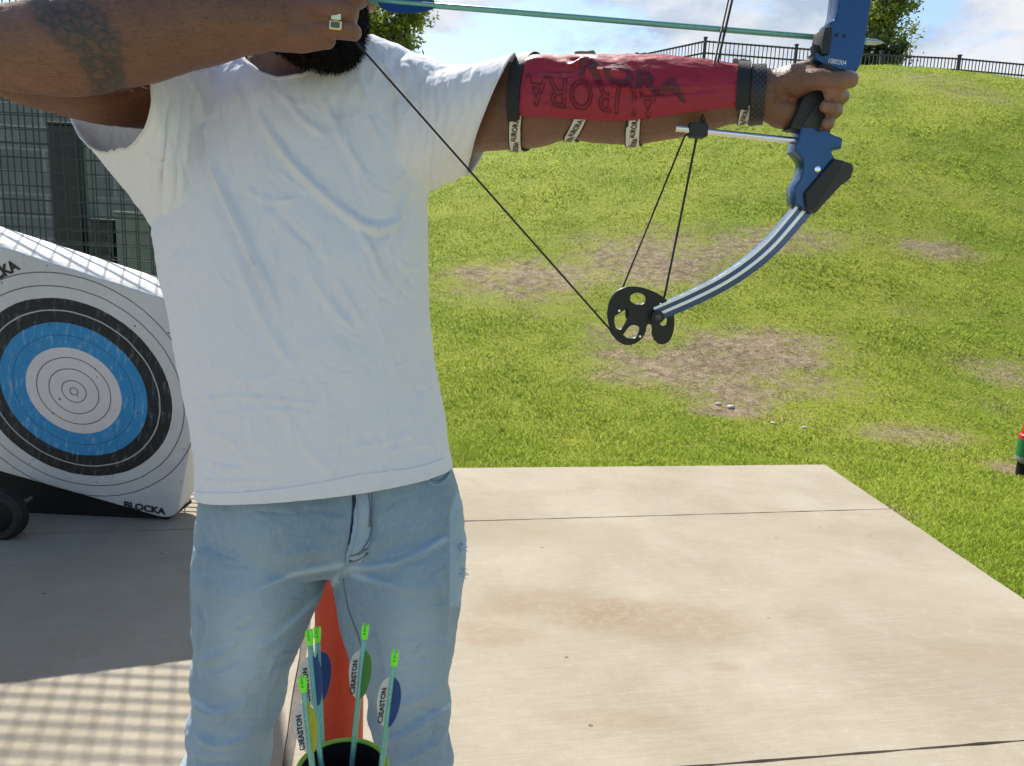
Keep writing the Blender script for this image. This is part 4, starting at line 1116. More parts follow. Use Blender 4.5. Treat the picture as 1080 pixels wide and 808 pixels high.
# short hairs standing off the surface
co = get_co(be); no = get_no(be); k = 22000; idx = nrs.randint(0, len(co), k)
P = co[idx] + nrs.randn(k, 3) * .0015; D = no[idx] + np.array([.2, 0, -.5]) + nrs.randn(k, 3) * .35; D /= np.linalg.norm(D, axis=1)[:, None]
L_ = (.002 + .0045 * nrs.rand(k))[:, None]; S_ = np.cross(D, nrs.randn(k, 3)); S_ /= np.linalg.norm(S_, axis=1)[:, None]
HV = np.stack([P - S_ * .0005, P + S_ * .0005, P + D * L_], 1).reshape(-1, 3)
nb_ = len(co)
bm = bmesh.new(); bm.from_mesh(be)
hm = np_mesh('hair', HV, np.arange(3 * k).reshape(-1, 3)); bm.from_mesh(hm); bm.to_mesh(be); bm.free()
M_HAIR = plain('black_hair', (.0045, .004, .004), .75, var=.3, spec=.15)
link('beard', be, M_HAIR, person, smooth=True, fix=False)
mb = MB(); mb.blob(HC + Vector((-.018, 0, .048)), .108, .084, .098, n=28, m=18)
hm = remesh(mb, .006, 2); crumple(hm, 120, .003, 3); 
bm = bmesh.new(); bm.from_mesh(hm)
bmesh.ops.bisect_plane(bm, geom=bm.verts[:] + bm.edges[:] + bm.faces[:], plane_co=HC + Vector((0, 0, .025)), plane_no=Vector((.55, 0, -.8)).normalized(), clear_outer=True)
bm.to_mesh(hm); bm.free(); link('hair', hm, M_HAIR, person, smooth=True, fix=False)

# ---- t-shirt
mb = MB()
mb.loft([ringp(*t) for t in torso])
# left sleeve (towards the bow)
mb.tube([PY(385, 126, 1.17), PY(430, 117, 1.165), PY(470, 119, 1.15)], [.085, .079, .066], n=28)
def srings(c0, a0, b0, c1, a1, b1, k, over):
    out = []
    for i in range(k + 1):
        t = i / k * over; out.append((c0.lerp(c1, t), a0.lerp(a1, t), b0.lerp(b1, t)))
    return out
def vec(x0, y0, Y0, x1, y1, Y1): return PY(x1, y1, Y1) - PY(x0, y0, Y0)
# hem of the left sleeve
LC = PY(517, 124, 1.130); LA = vec(517, 124, 1.13, 541, 73, 1.13); LB = Vector((-.010, .090, -.030))
mb.loft([MB().ell(c_, a_, b_, 36) for c_, a_, b_ in srings(PY(408, 156, 1.170), vec(408, 156, 1.17, 411, 84, 1.17), Vector((0, .088, 0)), LC, LA, LB, 10, 1.18)])
LN = LA.cross(LB).normalized()
if LN.x < 0: LN = -LN
# right sleeve: a wide hanging tube round the raised arm
RC = PY(116, 92, 1.075); RA = vec(116, 92, 1.075, 126, 152, 1.05); RB = PY(160, 84, .985) - PY(116, 92, 1.075)
RB2 = PY(73, 112, 1.165) - PY(116, 92, 1.075); RB = (RB - RB2) / 2; RC = RC + (PY(160, 84, .985) + PY(73, 112, 1.165) - 2 * RC) / 2
c0 = PY(240, 202, 1.180); a0 = vec(240, 202, 1.165, 230, 355, 1.165); b0 = Vector((.03, -.068, .0))
mb.loft([MB().ell(c_, a_, b_, 40) for c_, a_, b_ in srings(c0, a0, b0, RC, RA, RB, 12, 1.16)])
RN = RA.cross(RB).normalized()
if RN.x > 0: RN = -RN
sme = remesh(mb, .0027, 6)
SF = [([(207, 88), (212, 112), (226, 179), (252, 238), (280, 301), (300, 352)], 7.5, 7.5), ([(268, 112), (306, 170), (364, 225), (398, 242), (432, 226)], 8, 7.0),
           ([(378, 240), (392, 266), (404, 298)], 6, 5.5), ([(430, 200), (420, 232), (402, 262)], 6, 4.5), ([(360, 98), (363, 125), (367, 154)], 5, 4.0), ([(339, 99), (360, 145), (390, 195)], 7, 5.0), ([(300, 100), (318, 125), (345, 145)], 6, 3.5),
           ([(186, 84), (178, 130), (170, 190), (166, 232)], 5, -6.0), ([(205, 88), (198, 130), (194, 175)], 5, 4.5), ([(190, 90), (188, 120), (182, 170)], 4, 3.5), ([(178, 130), (186, 175), (184, 230)], 5, -3.0),
           ([(240, 252), (275, 330), (310, 392)], 9, 3.8), ([(318, 270), (345, 318), (378, 352)], 9, 3.6), ([(352, 290), (386, 345)], 8, 3.0), ([(280, 210), (330, 262), (352, 300)], 9, -3.0),
           ([(202, 424), (250, 418), (320, 424), (360, 430)], 4, 1.6), ([(222, 438), (290, 432), (340, 440)], 3.5, 1.2), ([(216, 452), (250, 470), (268, 500)], 7, 2.2), ([(285, 402), (322, 470), (352, 498)], 9, 2.4), ([(425, 300), (440, 380), (462, 470)], 8, 2.6), ([(395, 330), (420, 400), (440, 462)], 9, 2.0),
           ([(205, 478), (232, 492), (262, 494)], 4, 2.4), ([(203, 500), (230, 508), (300, 505)], 4, 1.8), ([(330, 478), (390, 470), (450, 452)], 7, 1.4),
           ([(455, 60), (459, 95), (459, 130), (452, 205)], 2.6, -2.6), ([(449, 60), (453, 95), (453, 130), (447, 200)], 3.0, 1.6),
           ([(470, 66), (476, 100), (470, 150), (458, 192)], 6, 3.2), ([(492, 66), (497, 98), (488, 140), (468, 182)], 5, -2.6), ([(508, 68), (512, 100), (500, 140), (480, 172)], 5, 2.8), ([(528, 72), (524, 104), (508, 142)], 4, -1.8),
           ([(402, 60), (418, 95), (424, 150)], 8, 3.0), ([(425, 55), (440, 90), (440, 150)], 7, -2.2), ([(380, 84), (388, 112), (398, 150)], 6, 3.4), ([(150, 150), (160, 165), (182, 172)], 3.5, -2.4), ([(140, 170), (165, 200), (190, 235)], 7, 2.2), ([(168, 120), (160, 150), (165, 185)], 4, 2.2), ([(245, 86), (262, 130), (268, 185)], 7, 3.0), ([(226, 92), (238, 150), (248, 200)], 6, -2.8)]
fr_ = random.Random(21); MF = []
for k in range(120):
    x, y = fr_.uniform(178, 446), fr_.uniform(84, 486)
    if y > 395: ang = fr_.choice((fr_.gauss(4, 12), fr_.gauss(60, 14)))
    elif x < 235: ang = fr_.gauss(84, 9)
    elif x > 385: ang = fr_.gauss(108 if y < 260 else 70, 14)
    else: ang = fr_.gauss(60, 12)
    L_ = fr_.uniform(22, 85); a = R(ang); bend = R(fr_.gauss(0, 14))
    pl = [(x, y)]
    for q in range(4): pl.append((pl[-1][0] + math.cos(a + bend * q) * L_ / 4, pl[-1][1] + math.sin(a + bend * q) * L_ / 4))
    MF.append((pl, fr_.uniform(2.0, 4.2), fr_.choice((1, 1, -1)) * fr_.uniform(1.0, 2.8)))
for k in range(26):
    x, y = fr_.uniform(455, 520), fr_.uniform(72, 150); a = R(fr_.gauss(112, 10)); L_ = fr_.uniform(18, 60)
    MF.append(([(x, y), (x + math.cos(a) * L_ / 2 + 2, y + math.sin(a) * L_ / 2), (x + math.cos(a) * L_, y + math.sin(a) * L_)], fr_.uniform(2, 3.6), fr_.choice((1, -1)) * fr_.uniform(.8, 1.9)))
fold(sme, [(p_, w__ * .68, h__ * 1.75) for p_, w__, h__ in SF] + MF)
crumple(sme, 9, .0030, 3, stretch=(1, 1, .55)); crumple(sme, 30, .0016, 4, seed=5, stretch=(1.5, 1, .55), ridged=True)
bm = bmesh.new(); bm.from_mesh(sme)
def chop(plane_co, plane_no, test):
    fs = [f for f in bm.faces if test(f.calc_center_median())]
    es = set(e for f in fs for e in f.edges); vs = set(v_ for f in fs for v_ in f.verts)
    bmesh.ops.bisect_plane(bm, geom=list(vs) + list(es) + fs, plane_co=plane_co, plane_no=plane_no, clear_outer=True)
hemL, hemR = PY(213, 519, 1.15), PY(476, 493, 1.15); hem_n = (hemR - hemL).cross(Vector((0, 1, -.09))).normalized()
if hem_n.z > 0: hem_n = -hem_n
chop(hemL, hem_n, lambda c: c.z < hemL.z + .15 and c.x > hemL.x - .1 and c.x < hemR.x + .1)
chop(LC, LN, lambda c: (c - LC).length < .2 and c.x > LC.x - .05)
chop(RC, RN, lambda c: (c - RC).length < .27 and c.x < RC.x + .15)
nax = PY(320, 72, 1.165); ntilt = -.22; NRX, NRY = .086, .098
def neck_f(c):
    dz = c.z - nax.z; dx = (c.x - nax.x) / NRX; dy = (c.y - nax.y - ntilt * dz) / NRY
    return 1 - math.hypot(dx, dy)
kill = [v_ for v_ in bm.verts if v_.co.z > nax.z - .09 and neck_f(v_.co) > 0]
bmesh.ops.delete(bm, geom=kill, context='VERTS')
for v_ in bm.verts:
    if v_.is_boundary and v_.co.z > nax.z - .12 and abs(neck_f(v_.co)) < .12:
        for _ in range(3):
            f0 = neck_f(v_.co); g = Vector([(neck_f(v_.co + Vector([.001 if k == j else 0 for k in range(3)])) - f0) / .001 for j in range(3)])
            v_.co -= g * (f0 / g.length_squared)
for _ in range(8):
    mv = {}
    for v_ in bm.verts:
        if v_.is_boundary and v_.co.z > hemL.z + .1:
            nb_v = [e.other_vert(v_).co for e in v_.link_edges if e.is_boundary]
            if len(nb_v) == 2: mv[v_] = v_.co * .5 + (nb_v[0] + nb_v[1]) * .25
    for v_, c in mv.items(): v_.co = c
# loose bits left behind by the cuts go away
bm.verts.ensure_lookup_table(); seen = set(); best = []
for v_ in bm.verts:
    if v_.index in seen: continue
    stack = [v_]; comp = []; seen.add(v_.index)
    while stack:
        q = stack.pop(); comp.append(q)
        for e in q.link_edges:
            o2 = e.other_vert(q)
            if o2.index not in seen: seen.add(o2.index); stack.append(o2)
    if len(comp) > len(best): best = comp
bs = set(best); bmesh.ops.delete(bm, geom=[v_ for v_ in bm.verts if v_ not in bs], context='VERTS')
bm.to_mesh(sme); bm.free()
stree = bvh_of(sme)
mt, nt, b = newmat('white_cotton'); v = coords(nt)
n1 = nt.noise(v, 6, 5, .6); wv = nt.noise(nt.mapping(v, (900, 900, 1400)), 1, 2)
nt.put(b.inputs['Base Color'], nt.mix(n1, (.80, .81, .89, 1), (.87, .88, .93, 1)))
b.inputs['Roughness'].default_value = .9; b.inputs['Specular IOR Level'].default_value = .15; b.inputs['Sheen Weight'].default_value = .15
tr = nt.n('ShaderNodeBsdfTranslucent'); tr.inputs[0].default_value = (.80, .80, .82, 1)
bump(nt, b, nt.math('ADD', nt.math('MULTIPLY', wv, .5), nt.noise(nt.mapping(v, (70, 70, 34), (0, R(-30), 0)), 1, 7, .7, .4)), .34, .004)
ms = nt.n('ShaderNodeMixShader', ins={0: .16}); nt.put(ms.inputs[1], b.outputs[0]); nt.put(ms.inputs[2], tr.outputs[0])
nt.put(mt.node_tree.nodes['Material Output'].inputs[0], ms.outputs[0])
M_COT = mt
shirt = link('t_shirt', sme, M_COT, person, smooth=True, fix=False)
md = shirt.modifiers.new('thickness', 'SOLIDIFY'); md.thickness = .0028; md.offset = -1; md.use_even_offset = False
def border_tube(me, test, r_, name, mat, parent):
    """a rolled seam along the cut edge of a garment"""
    bm = bmesh.new(); bm.from_mesh(me)
    es = [e for e in bm.edges if e.is_boundary and test((e.verts[0].co + e.verts[1].co) / 2)]
    mb = MB()
    for e in es:
        p, q = e.verts[0].co, e.verts[1].co
        if (q - p).length < 1e-5: continue
        mb.tube([p, q], r_, n=6, spline=False, dome=False)
    bm.free()
    if mb.v: mb.build(name, mat, parent, smooth=True, fix=False)
def sew(tree, poly, w_, off, thick, name, mat, parent, sub=6, across=2, lab=None):
    m_ = drape(tree, strip_rows(poly, w_, sub=sub, across=across), off, thick)
    if m_:
        o = m_.build(name, mat, parent, smooth='auto')
        if lab: tag(o, label=lab)
        return o
hem_poly = [(206, 523.5), (240, 524), (275, 521.5), (310, 517.5), (345, 511.5), (380, 504.5), (415, 500.5), (445, 495.5), (470, 487)]
sew(stree, hem_poly, 8.5, .0016, .004, 'hem', M_COT, shirt, across=4)
def near_neck(c): return c.z > nax.z - .12 and abs(neck_f(c)) < .05
border_tube(sme, near_neck, .0032, 'collar', M_COT, shirt)
for sd in (0, 1): border_tube(sme, lambda c: not near_neck(c) and c.z > hemL.z + .3 and (c.x > nax.x) == bool(sd), .0018, 'sleeve_hem', M_COT, shirt)

# ---- jeans
mb = MB()
hips = [(226, 462, 464, 450, 1.15, .104), (218, 500, 473, 478, 1.15, .112), (213, 532, 480, 508, 1.15, .119), (211, 562, 487, 538, 1.15, .120), (211, 580, 488, 565, 1.15, .110), (213, 594, 486, 584, 1.15, .085)]
mb.loft([ringp(*t) for t in hips])
wob_l = {1: (3, 0), 2: (2.5, 0), 3: (-3.5, 0), 4: (4.5, 0), 5: (-1, 0)}
for L_, isl in ((LL, True), (RL, False)):
    fine_ = []
    for i in range(len(L_) - 1):
        for k in range(4):
            t = k / 4; fine_.append(tuple(L_[i][j] + (L_[i + 1][j] - L_[i][j]) * t for j in range(6)))
    fine_.append(L_[-1])
    rr2 = []
    for a in fine_:
        y = a[1]; wl_ = 3.2 * math.sin(y * .115 + (0 if isl else 1.1)) * min(1, max(0, (y - 640) / 60)); wr_ = 2.6 * math.sin(y * .10 + 2.2) * min(1, max(0, (y - 640) / 60))
        rr2.append(ringp(a[0] + wl_, a[1], a[2] + wr_, a[3], a[4], a[5]))
    mb.loft(rr2)
jme = remesh(mb, .0030, 6)
JF = [([(364, 602), (325, 641), (288, 674), (262, 690)], 6, 4.5), ([(362, 596), (310, 606), (270, 622)], 7, 3.0), ([(368, 600), (416, 595), (470, 569)], 6, 3.8), ([(372, 606), (420, 620), (462, 618)], 7, 2.6), ([(360, 588), (330, 580), (290, 590)], 8, 2.2), ([(378, 580), (420, 560), (462, 545)], 8, 1.0),
           ([(405, 786), (440, 765), (474, 744)], 6, 6), ([(420, 805), (450, 790), (476, 775)], 6, 5), ([(410, 745), (440, 738), (470, 720)], 8, 3.5), ([(280, 720), (292, 690), (312, 668)], 5, 3), ([(272, 760), (284, 728), (300, 700)], 6, 3.5), ([(206, 700), (235, 690), (256, 672)], 7, 3.5), ([(200, 738), (226, 752), (262, 742)], 8, 5), ([(204, 775), (235, 785), (274, 768)], 7, 5.5), ([(200, 800), (228, 806), (262, 800)], 7, -4),
           ([(205, 625), (215, 660), (208, 690)], 5, -3), ([(455, 600), (470, 640), (468, 690)], 8, 3), ([(395, 660), (404, 700), (402, 740)], 6, -3), ([(376, 520), (371, 560), (363, 600)], 5, -3.2), ([(384, 520), (386, 560), (374, 592)], 6, 3.0)]
fr_ = random.Random(5)
for k in range(46):
    lf = fr_.random() < .5; x = fr_.uniform(208, 300) if lf else fr_.uniform(390, 474); y = fr_.uniform(640, 800)
    a = R(fr_.gauss(-18 if lf else -22, 16)); L_ = fr_.uniform(18, 60)
    JF.append(([(x, y), (x + math.cos(a) * L_ / 2, y + math.sin(a) * L_ / 2 + fr_.uniform(-3, 4)), (x + math.cos(a) * L_, y + math.sin(a) * L_)], fr_.uniform(2.5, 4.5), fr_.choice((1, -1)) * fr_.uniform(.8, 2.0)))
for k in range(24):
    x = fr_.uniform(215, 350) if k % 2 else fr_.uniform(385, 470); y = fr_.uniform(535, 630); a = R(fr_.gauss(-22 if k % 2 == 0 else 14, 9)); L_ = fr_.uniform(20, 60)
    JF.append(([(x, y), (x + math.cos(a) * L_, y + math.sin(a) * L_)], fr_.uniform(2.2, 4), fr_.choice((1, -1)) * fr_.uniform(.6, 1.4)))
fold(jme, [(p_, w__ * .8, h__ * 2.3) for p_, w__, h__ in JF])
crumple(jme, 11, .0034, 3, seed=9); crumple(jme, 34, .0012, 3, seed=4, ridged=True)
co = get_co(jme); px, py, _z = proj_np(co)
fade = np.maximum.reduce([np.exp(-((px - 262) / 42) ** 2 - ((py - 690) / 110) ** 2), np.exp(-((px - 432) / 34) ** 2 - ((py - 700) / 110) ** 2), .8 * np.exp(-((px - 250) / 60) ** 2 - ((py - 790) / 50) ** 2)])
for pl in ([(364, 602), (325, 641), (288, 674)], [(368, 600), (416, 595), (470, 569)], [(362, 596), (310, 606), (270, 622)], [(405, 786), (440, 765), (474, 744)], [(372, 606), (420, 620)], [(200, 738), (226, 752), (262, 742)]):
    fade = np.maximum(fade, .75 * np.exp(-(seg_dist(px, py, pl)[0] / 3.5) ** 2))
side_lit = np.where((px > 474 + np.maximum(0, 545 - py) * .25) & (py > 520) & (py < 640), 1, 0) * np.clip((px - 472) / 3, 0, 1)  # outer thigh: the different light on that side, put into the colour
set_attr(jme, 'fade', np.clip(fade, 0, 1)); set_attr(jme, 'side', side_lit)
bm = bmesh.new(); bm.from_mesh(jme)
bmesh.ops.bisect_plane(bm, geom=bm.verts[:] + bm.edges[:] + bm.faces[:], plane_co=PY(300, 484, 1.15), plane_no=Vector((-.06, 0, 1)), clear_outer=True)
bmesh.ops.bisect_plane(bm, geom=bm.verts[:] + bm.edges[:] + bm.faces[:], plane_co=PY(300, 975, 1.15), plane_no=Vector((0, 0, -1)), clear_outer=True)
bm.to_mesh(jme); bm.free()
jtree = bvh_of(jme)
def denim(name, c_dark, c_light, vary=True):
    mt, nt, b = newmat(name); v = coords(nt)
    n1 = nt.noise(v, 7, 6, .62); n2 = nt.noise(nt.mapping(v, (260, 260, 60)), 1, 3, .7); n3 = nt.noise(nt.mapping(v, (60, 60, 260)), 1, 3, .7)
    c = nt.mix(nt.step(n1, .3, .7), rgba(c_dark), rgba(c_light))
    if vary:
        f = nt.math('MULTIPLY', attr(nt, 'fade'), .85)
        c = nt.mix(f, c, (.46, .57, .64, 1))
        c = nt.mix(nt.math('MULTIPLY', attr(nt, 'side'), .5), c, (.40, .53, .65, 1))  # side light mixed into the denim colour
    c = nt.mix(nt.math('MULTIPLY', nt.step(n2, .45, .75), .22), c, (.44, .53, .60, 1))
    c = nt.mix(nt.math('MULTIPLY', nt.step(n3, .5, .8), .2), c, (.09, .15, .22, 1))
    nt.put(b.inputs['Base Color'], c); b.inputs['Roughness'].default_value = .88; b.inputs['Specular IOR Level'].default_value = .2; b.inputs['Sheen Weight'].default_value = .1
    wvn = nt.n('ShaderNodeTexWave', ins={'Scale': 420.0, 'Distortion': .6, 'Detail': 1}); nt.put(wvn.inputs['Vector'], nt.mapping(v, rot=(0, R(40), 0)))
    bump(nt, b, nt.math('ADD', nt.math('MULTIPLY', wvn.outputs[1], .35), nt.math('ADD', n2, n3)), .3, .0018)
    return mt
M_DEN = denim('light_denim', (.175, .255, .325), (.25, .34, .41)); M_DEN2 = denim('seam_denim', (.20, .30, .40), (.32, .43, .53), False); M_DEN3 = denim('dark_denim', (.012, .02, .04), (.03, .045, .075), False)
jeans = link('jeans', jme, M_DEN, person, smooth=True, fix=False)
md = jeans.modifiers.new('thickness', 'SOLIDIFY'); md.thickness = .0025; md.offset = -1; md.use_even_offset = False
M_THR = plain('dark_thread', (.13, .17, .21), .8); M_FRAY = plain('frayed_thread', (.50, .60, .70), .9)
fly = sew(jtree, [(383, 508), (384, 530), (383.5, 552), (380, 572), (372, 590)], 17, .0024, .006, 'fly', M_DEN, jeans, across=6)
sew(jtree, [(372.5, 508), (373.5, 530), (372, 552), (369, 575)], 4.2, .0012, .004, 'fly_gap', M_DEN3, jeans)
if fly: set_attr(fly.data, 'fade', np.full(len(fly.data.vertices), .45))
sew(jtree, [(376, 508), (377, 530), (375.5, 552), (371.5, 575), (366, 594)], 3.0, .0036, .006, 'seam', M_DEN2, jeans)
sew(jtree, [(391, 508), (392, 535), (391, 556), (387, 570), (378, 584)], .8, .0046, .0052, 'stitching', M_THR, jeans)
sew(jtree, [(388, 508), (389, 535), (388, 555)], .7, .0046, .0052, 'stitching', M_THR, jeans)
sew(jtree, [(367, 586), (376, 584), (388, 577)], 1.2, .0036, .005, 'stitching', M_THR, jeans)
sew(jtree, [(366, 592), (376, 590), (388, 583)], 1.2, .0030, .005, 'stitching', M_THR, jeans)
sew(jtree, [(366, 596), (361, 604), (357, 612)], 2.4, .0016, .004, 'seam', M_DEN2, jeans)
sew(jtree, [(362, 610), (367, 640), (377, 668), (383, 690)], 1.0, .0010, .003, 'stitching', M_THR, jeans)
sew(jtree, [(446, 503), (456, 511), (466, 509.5), (474, 501)], 2.2, .0018, .004, 'pocket_seam', M_DEN2, jeans)
sew(jtree, [(448, 500), (457, 507), (466, 505.5), (473, 498)], .8, .0022, .004, 'stitching', M_THR, jeans)
sew(jtree, [(203.5, 545), (202.5, 575), (203, 605)], 1.0, .0010, .003, 'seam', M_THR, jeans)
# frayed rips on the outer thigh
mb = MB()
for (x, y) in ((488, 578), (489, 604)):
    for k in range(16):
        p, n_ = hit(jtree, x - rnd.uniform(0, 5), y + rnd.uniform(-5, 5))
        if p is None: continue
        q = p + Vector((rnd.uniform(.002, .012), rnd.uniform(-.006, .0), rnd.uniform(-.010, .008)))
        mb.tube([p, p.lerp(q, .6) + Vector((0, -.002, .002)), q], [.0007, .0006, .0003], n=5, sub=2, dome=False)
if mb.v: mb.build('frayed_threads', M_FRAY, jeans)

# ---- shoes
for L_ in (LL, RL):
    a = L_[-1]; c = (PY(a[0], a[1], 1.18) + PY(a[2], a[3], 1.18)) / 2
    mb = MB(); fx = c.x
    mb.tube([Vector((fx, 1.24, .060)), Vector((fx, 1.14, .055)), Vector((fx, 1.00, .042))], [.050, .050, .040], n=18)
    mb.tube([Vector((fx, 1.19, .05)), Vector((fx, 1.19, .13))], [.05, .045], n=18, spline=False)
    so2 = link('shoe', remesh(mb, .006, 4), plain('grey_shoe', (.20, .20, .21), .7), person, smooth=True)
    mb = MB(); mb.loft([MB().ell((fx, 1.115, z), Vector((.054, 0, 0)), Vector((0, .165, 0)), 32, .85) for z in (0.002, .028)]); mb.build('sole', plain('white_sole', (.7, .7, .68), .6), so2, smooth='auto')

# ---- things worn on the bow arm; surface of the arm: along (px) and around
AXS = [a[0][0] for a in ARM]
def arm_at(x):
    i = max(0, min(len(ARM) - 2, next((k for k in range(len(AXS) - 1) if AXS[k + 1] >= x), len(AXS) - 2)))
    t = (x - AXS[i]) / (AXS[i + 1] - AXS[i])
    def cr(f):
        p0, p1, p2, p3 = f(max(i - 1, 0)), f(i), f(i + 1), f(min(i + 2, len(ARM) - 1))
        return .5 * (2 * p1 + (p2 - p0) * t + (2 * p0 - 5 * p1 + 4 * p2 - p3) * t * t + (3 * p1 - p0 - 3 * p2 + p3) * t ** 3)
    p = cr(lambda k: APT[k][0]); r = cr(lambda k: APT[k][1])
    p2 = cr(lambda k: APT[k][0]); tg = (APT[min(i + 2, len(ARM) - 1)][0] - APT[max(i - 1, 0)][0]).normalized()
    b_ = (Vector((0, 1, 0)) - tg * tg.y).normalized(); a_ = b_.cross(tg).normalized()
    if a_.z < 0: a_ = -a_
    return p, r, a_, b_, i + t
def asurf(x, ang, off):      # ang 0 = towards the camera, 90 = up
    p, r, a_, b_, _ = arm_at(x); t = R(ang)
    return p + a_ * (r + off) * math.sin(t) - b_ * (r * .92 + off) * math.cos(t)
def ang_of(x, y):            # which angle shows at that height in the front view
    p, r, a_, b_, _ = arm_at(x)
    lo, hi = -100, 100; best = 0; bd = 1e9
    for k in range(-100, 116, 2):
        q = asurf(x, k, .005); _x, _y, _z = proj_np(np.array([q])); d = abs(_y[0] - y)
        if d < bd: bd = d; best = k
    return best
def band(x0f, x1f, a0, a1, off, thick, na=24, nx=6, mod=None):
    """a curved plate on the arm between two edges (functions of the angle)"""
    rows = []
    for i in range(na + 1):
        ang = a0 + (a1 - a0) * i / na; row = []
        for j in range(nx + 1):
            x = x0f(ang) + (x1f(ang) - x0f(ang)) * j / nx
            row.append((x, ang))
        rows.append(row)
    rings = []
    for row in rows:
        rings.append([asurf(x, a, off + thick + (mod(x, a) if mod else 0)) for x, a in row] + [asurf(x, a, off + (mod(x, a) if mod else 0)) for x, a in row[::-1]])
    mb = MB(); mb.loft(rings); return mb
M_RED = None
mt, nt, b = newmat('red_leather'); v = coords(nt)
n1 = nt.noise(v, 12, 5, .65); n2 = nt.noise(v, 140, 4, .7)
c = nt.mix(n1, (.22, .004, .018, 1), (.36, .008, .030, 1)); c = nt.mix(nt.math('MULTIPLY', nt.step(n2, .5, .8), .3), c, (.16, .006, .02, 1))
nt.put(b.inputs['Base Color'], c); nt.put(b.inputs['Roughness'], nt.math('ADD', .38, nt.math('MULTIPLY', n1, .2)))
bump(nt, b, nt.math('ADD', n2, nt.math('MULTIPLY', nt.noise(nt.mapping(v, (20, 20, 60)), 1, 5, .6), 1.2)), .3, .002); M_RED = mt
M_REDD = plain('dark_red_print', (.105, .008, .018), .45, var=.25, scale=60); M_REDL = plain('red_emboss', (.15, .006, .022), .4, var=.2)
def gtop(x): return np.interp(x, [555, 580, 600, 625, 660, 720, 782], [98, 98, 92, 86, 78, 70, 62])
def gbot(x): return np.interp(x, [555, 570, 600, 640, 670, 700, 740, 782], [121, 122, 124, 127.5, 127, 123, 117, 111])
def gmod(x, a):
    h_ = 0
    for (cx, ca, sx, sa, hh) in ((622, 38, 12, 9, .006), (605, 30, 16, 5, -.004), (640, 26, 20, 5, .004), (615, 52, 10, 8, -.003), (668, 6, 40, 4, .0022), (700, 0, 40, 3, -.0014), (575, 45, 14, 14, .004), (590, 18, 18, 6, .002)):
        h_ += 1.7 * hh * math.exp(-((x - cx) / sx) ** 2 - ((a - ca) / sa) ** 2)
    return h_ + .0012 * noise.noise(Vector((x * .06, a * .09, 0))) + .0007 * (1 - 2 * abs(noise.noise(Vector((x * .11 + a * .06, a * .16, 4)))))
GX = [556 + (782 - 556) * i / 90 for i in range(91)]
rings = []
GB = {}
for x in GX:
    a0 = ang_of(x, gbot(x)); GB[x] = a0
xs_ = np.array(GX); a0s = np.array([GB[x] for x in GX], float); kk = np.ones(9) / 9; a0s = np.convolve(np.pad(a0s, 4, mode='edge'), kk, mode='valid')
NA = 44
for x, a0 in zip(GX, a0s):
    a1 = gtop(x); aa = [a0 + (a1 - a0) * j / NA for j in range(NA + 1)]
    rings.append([asurf(x, a, .0055 + gmod(x, a)) for a in aa] + [asurf(x, a, .0005) for a in aa[::-1]])
mb = MB(); mb.loft(rings)
guard = mb.build('arm_guard', M_RED, person, smooth='auto'); tag(guard, label='crinkled red forearm guard with embossed lettering')
def guard_text(s_, pts, mat, name, size, fill='FRONT', bold=0, bevel=0, flip=False, off=.0062, xscale=1.0):
    """lettering following the guard's curved face; pts = (left, right) ends in the front view"""
    (xa, ya), (xb, yb) = pts
    tm = text_mesh(s_, 1.0, bold=bold, fill=fill, bevel=bevel)
    xs = [q.co.x for q in tm.vertices]; m0, m1 = min(xs), max(xs); k = (xb - xa) / (m1 - m0)
    bm = bmesh.new(); bm.from_mesh(tm)
    if fill != 'NONE':
        bmesh.ops.triangulate(bm, faces=bm.faces[:])
        for _ in range(3): bmesh.ops.subdivide_edges(bm, edges=[e for e in bm.edges if e.calc_length() > .09], cuts=1); bmesh.ops.triangulate(bm, faces=bm.faces[:])
    bm.to_mesh(tm); bm.free()
    for q in tm.vertices:
        u, w__, dz = q.co.x, q.co.y, q.co.z
        if flip: u, w__ = m1 + m0 - u, -w__
        t = (u - m0) / (m1 - m0)
        x = xa + (u - m0) * k; y = ya + (yb - ya) * t - w__ * size
        a = ang_fast(x, y)
        q.co = asurf(x, a, off + gmod(x, a) + dz * .02)
    tm.update(); return link(name, tm, mat, guard, smooth=False)
def ang_fast(x, y):
    p, r, a_, b_, _ = arm_at(x); cx, cy, cz = proj_np(np.array([p])); rp = (r + .005) * FPX / cz[0]
    return math.degrees(math.asin(max(-.98, min(.98, (cy[0] - y) / rp))))
guard_text('AURORA', ((568, 101), (700, 115)), M_REDL, 'embossed_letters', 40, fill='NONE', bevel=.016, flip=True, off=.0070)
guard_text('RORA', ((618, 82), (726, 106)), M_REDD, 'printed_letters', 26, bold=.03, off=.0068)
guard_text('Aurora', ((588, 115), (612, 120)), M_REDL, 'signature', 6, off=.0059)
M_NYL = plain('black_webbing', (.010, .010, .011), .65, var=.3, bumps=.2)
M_STRAP = plain('cream_strap', (.66, .62, .54), .8, var=.12, scale=30, bumps=.2)
M_CAMO = plain('mottled_buckle', (.20, .20, .18), .6, var=.9, scale=220)
for xa, xb, a0, a1, nm in ((551.5, 563, -26, 104, 'trim'), (776, 788, -34, 100, 'trim')):
    lean = 5 if xa < 600 else 1
    o = band(lambda a: xa + lean * (a + 20) / 120, lambda a: xb + lean * (a + 20) / 120, a0, a1, .0058 if xa < 600 else .004, .004, 30, 6).build(nm, M_NYL, guard, smooth='auto')
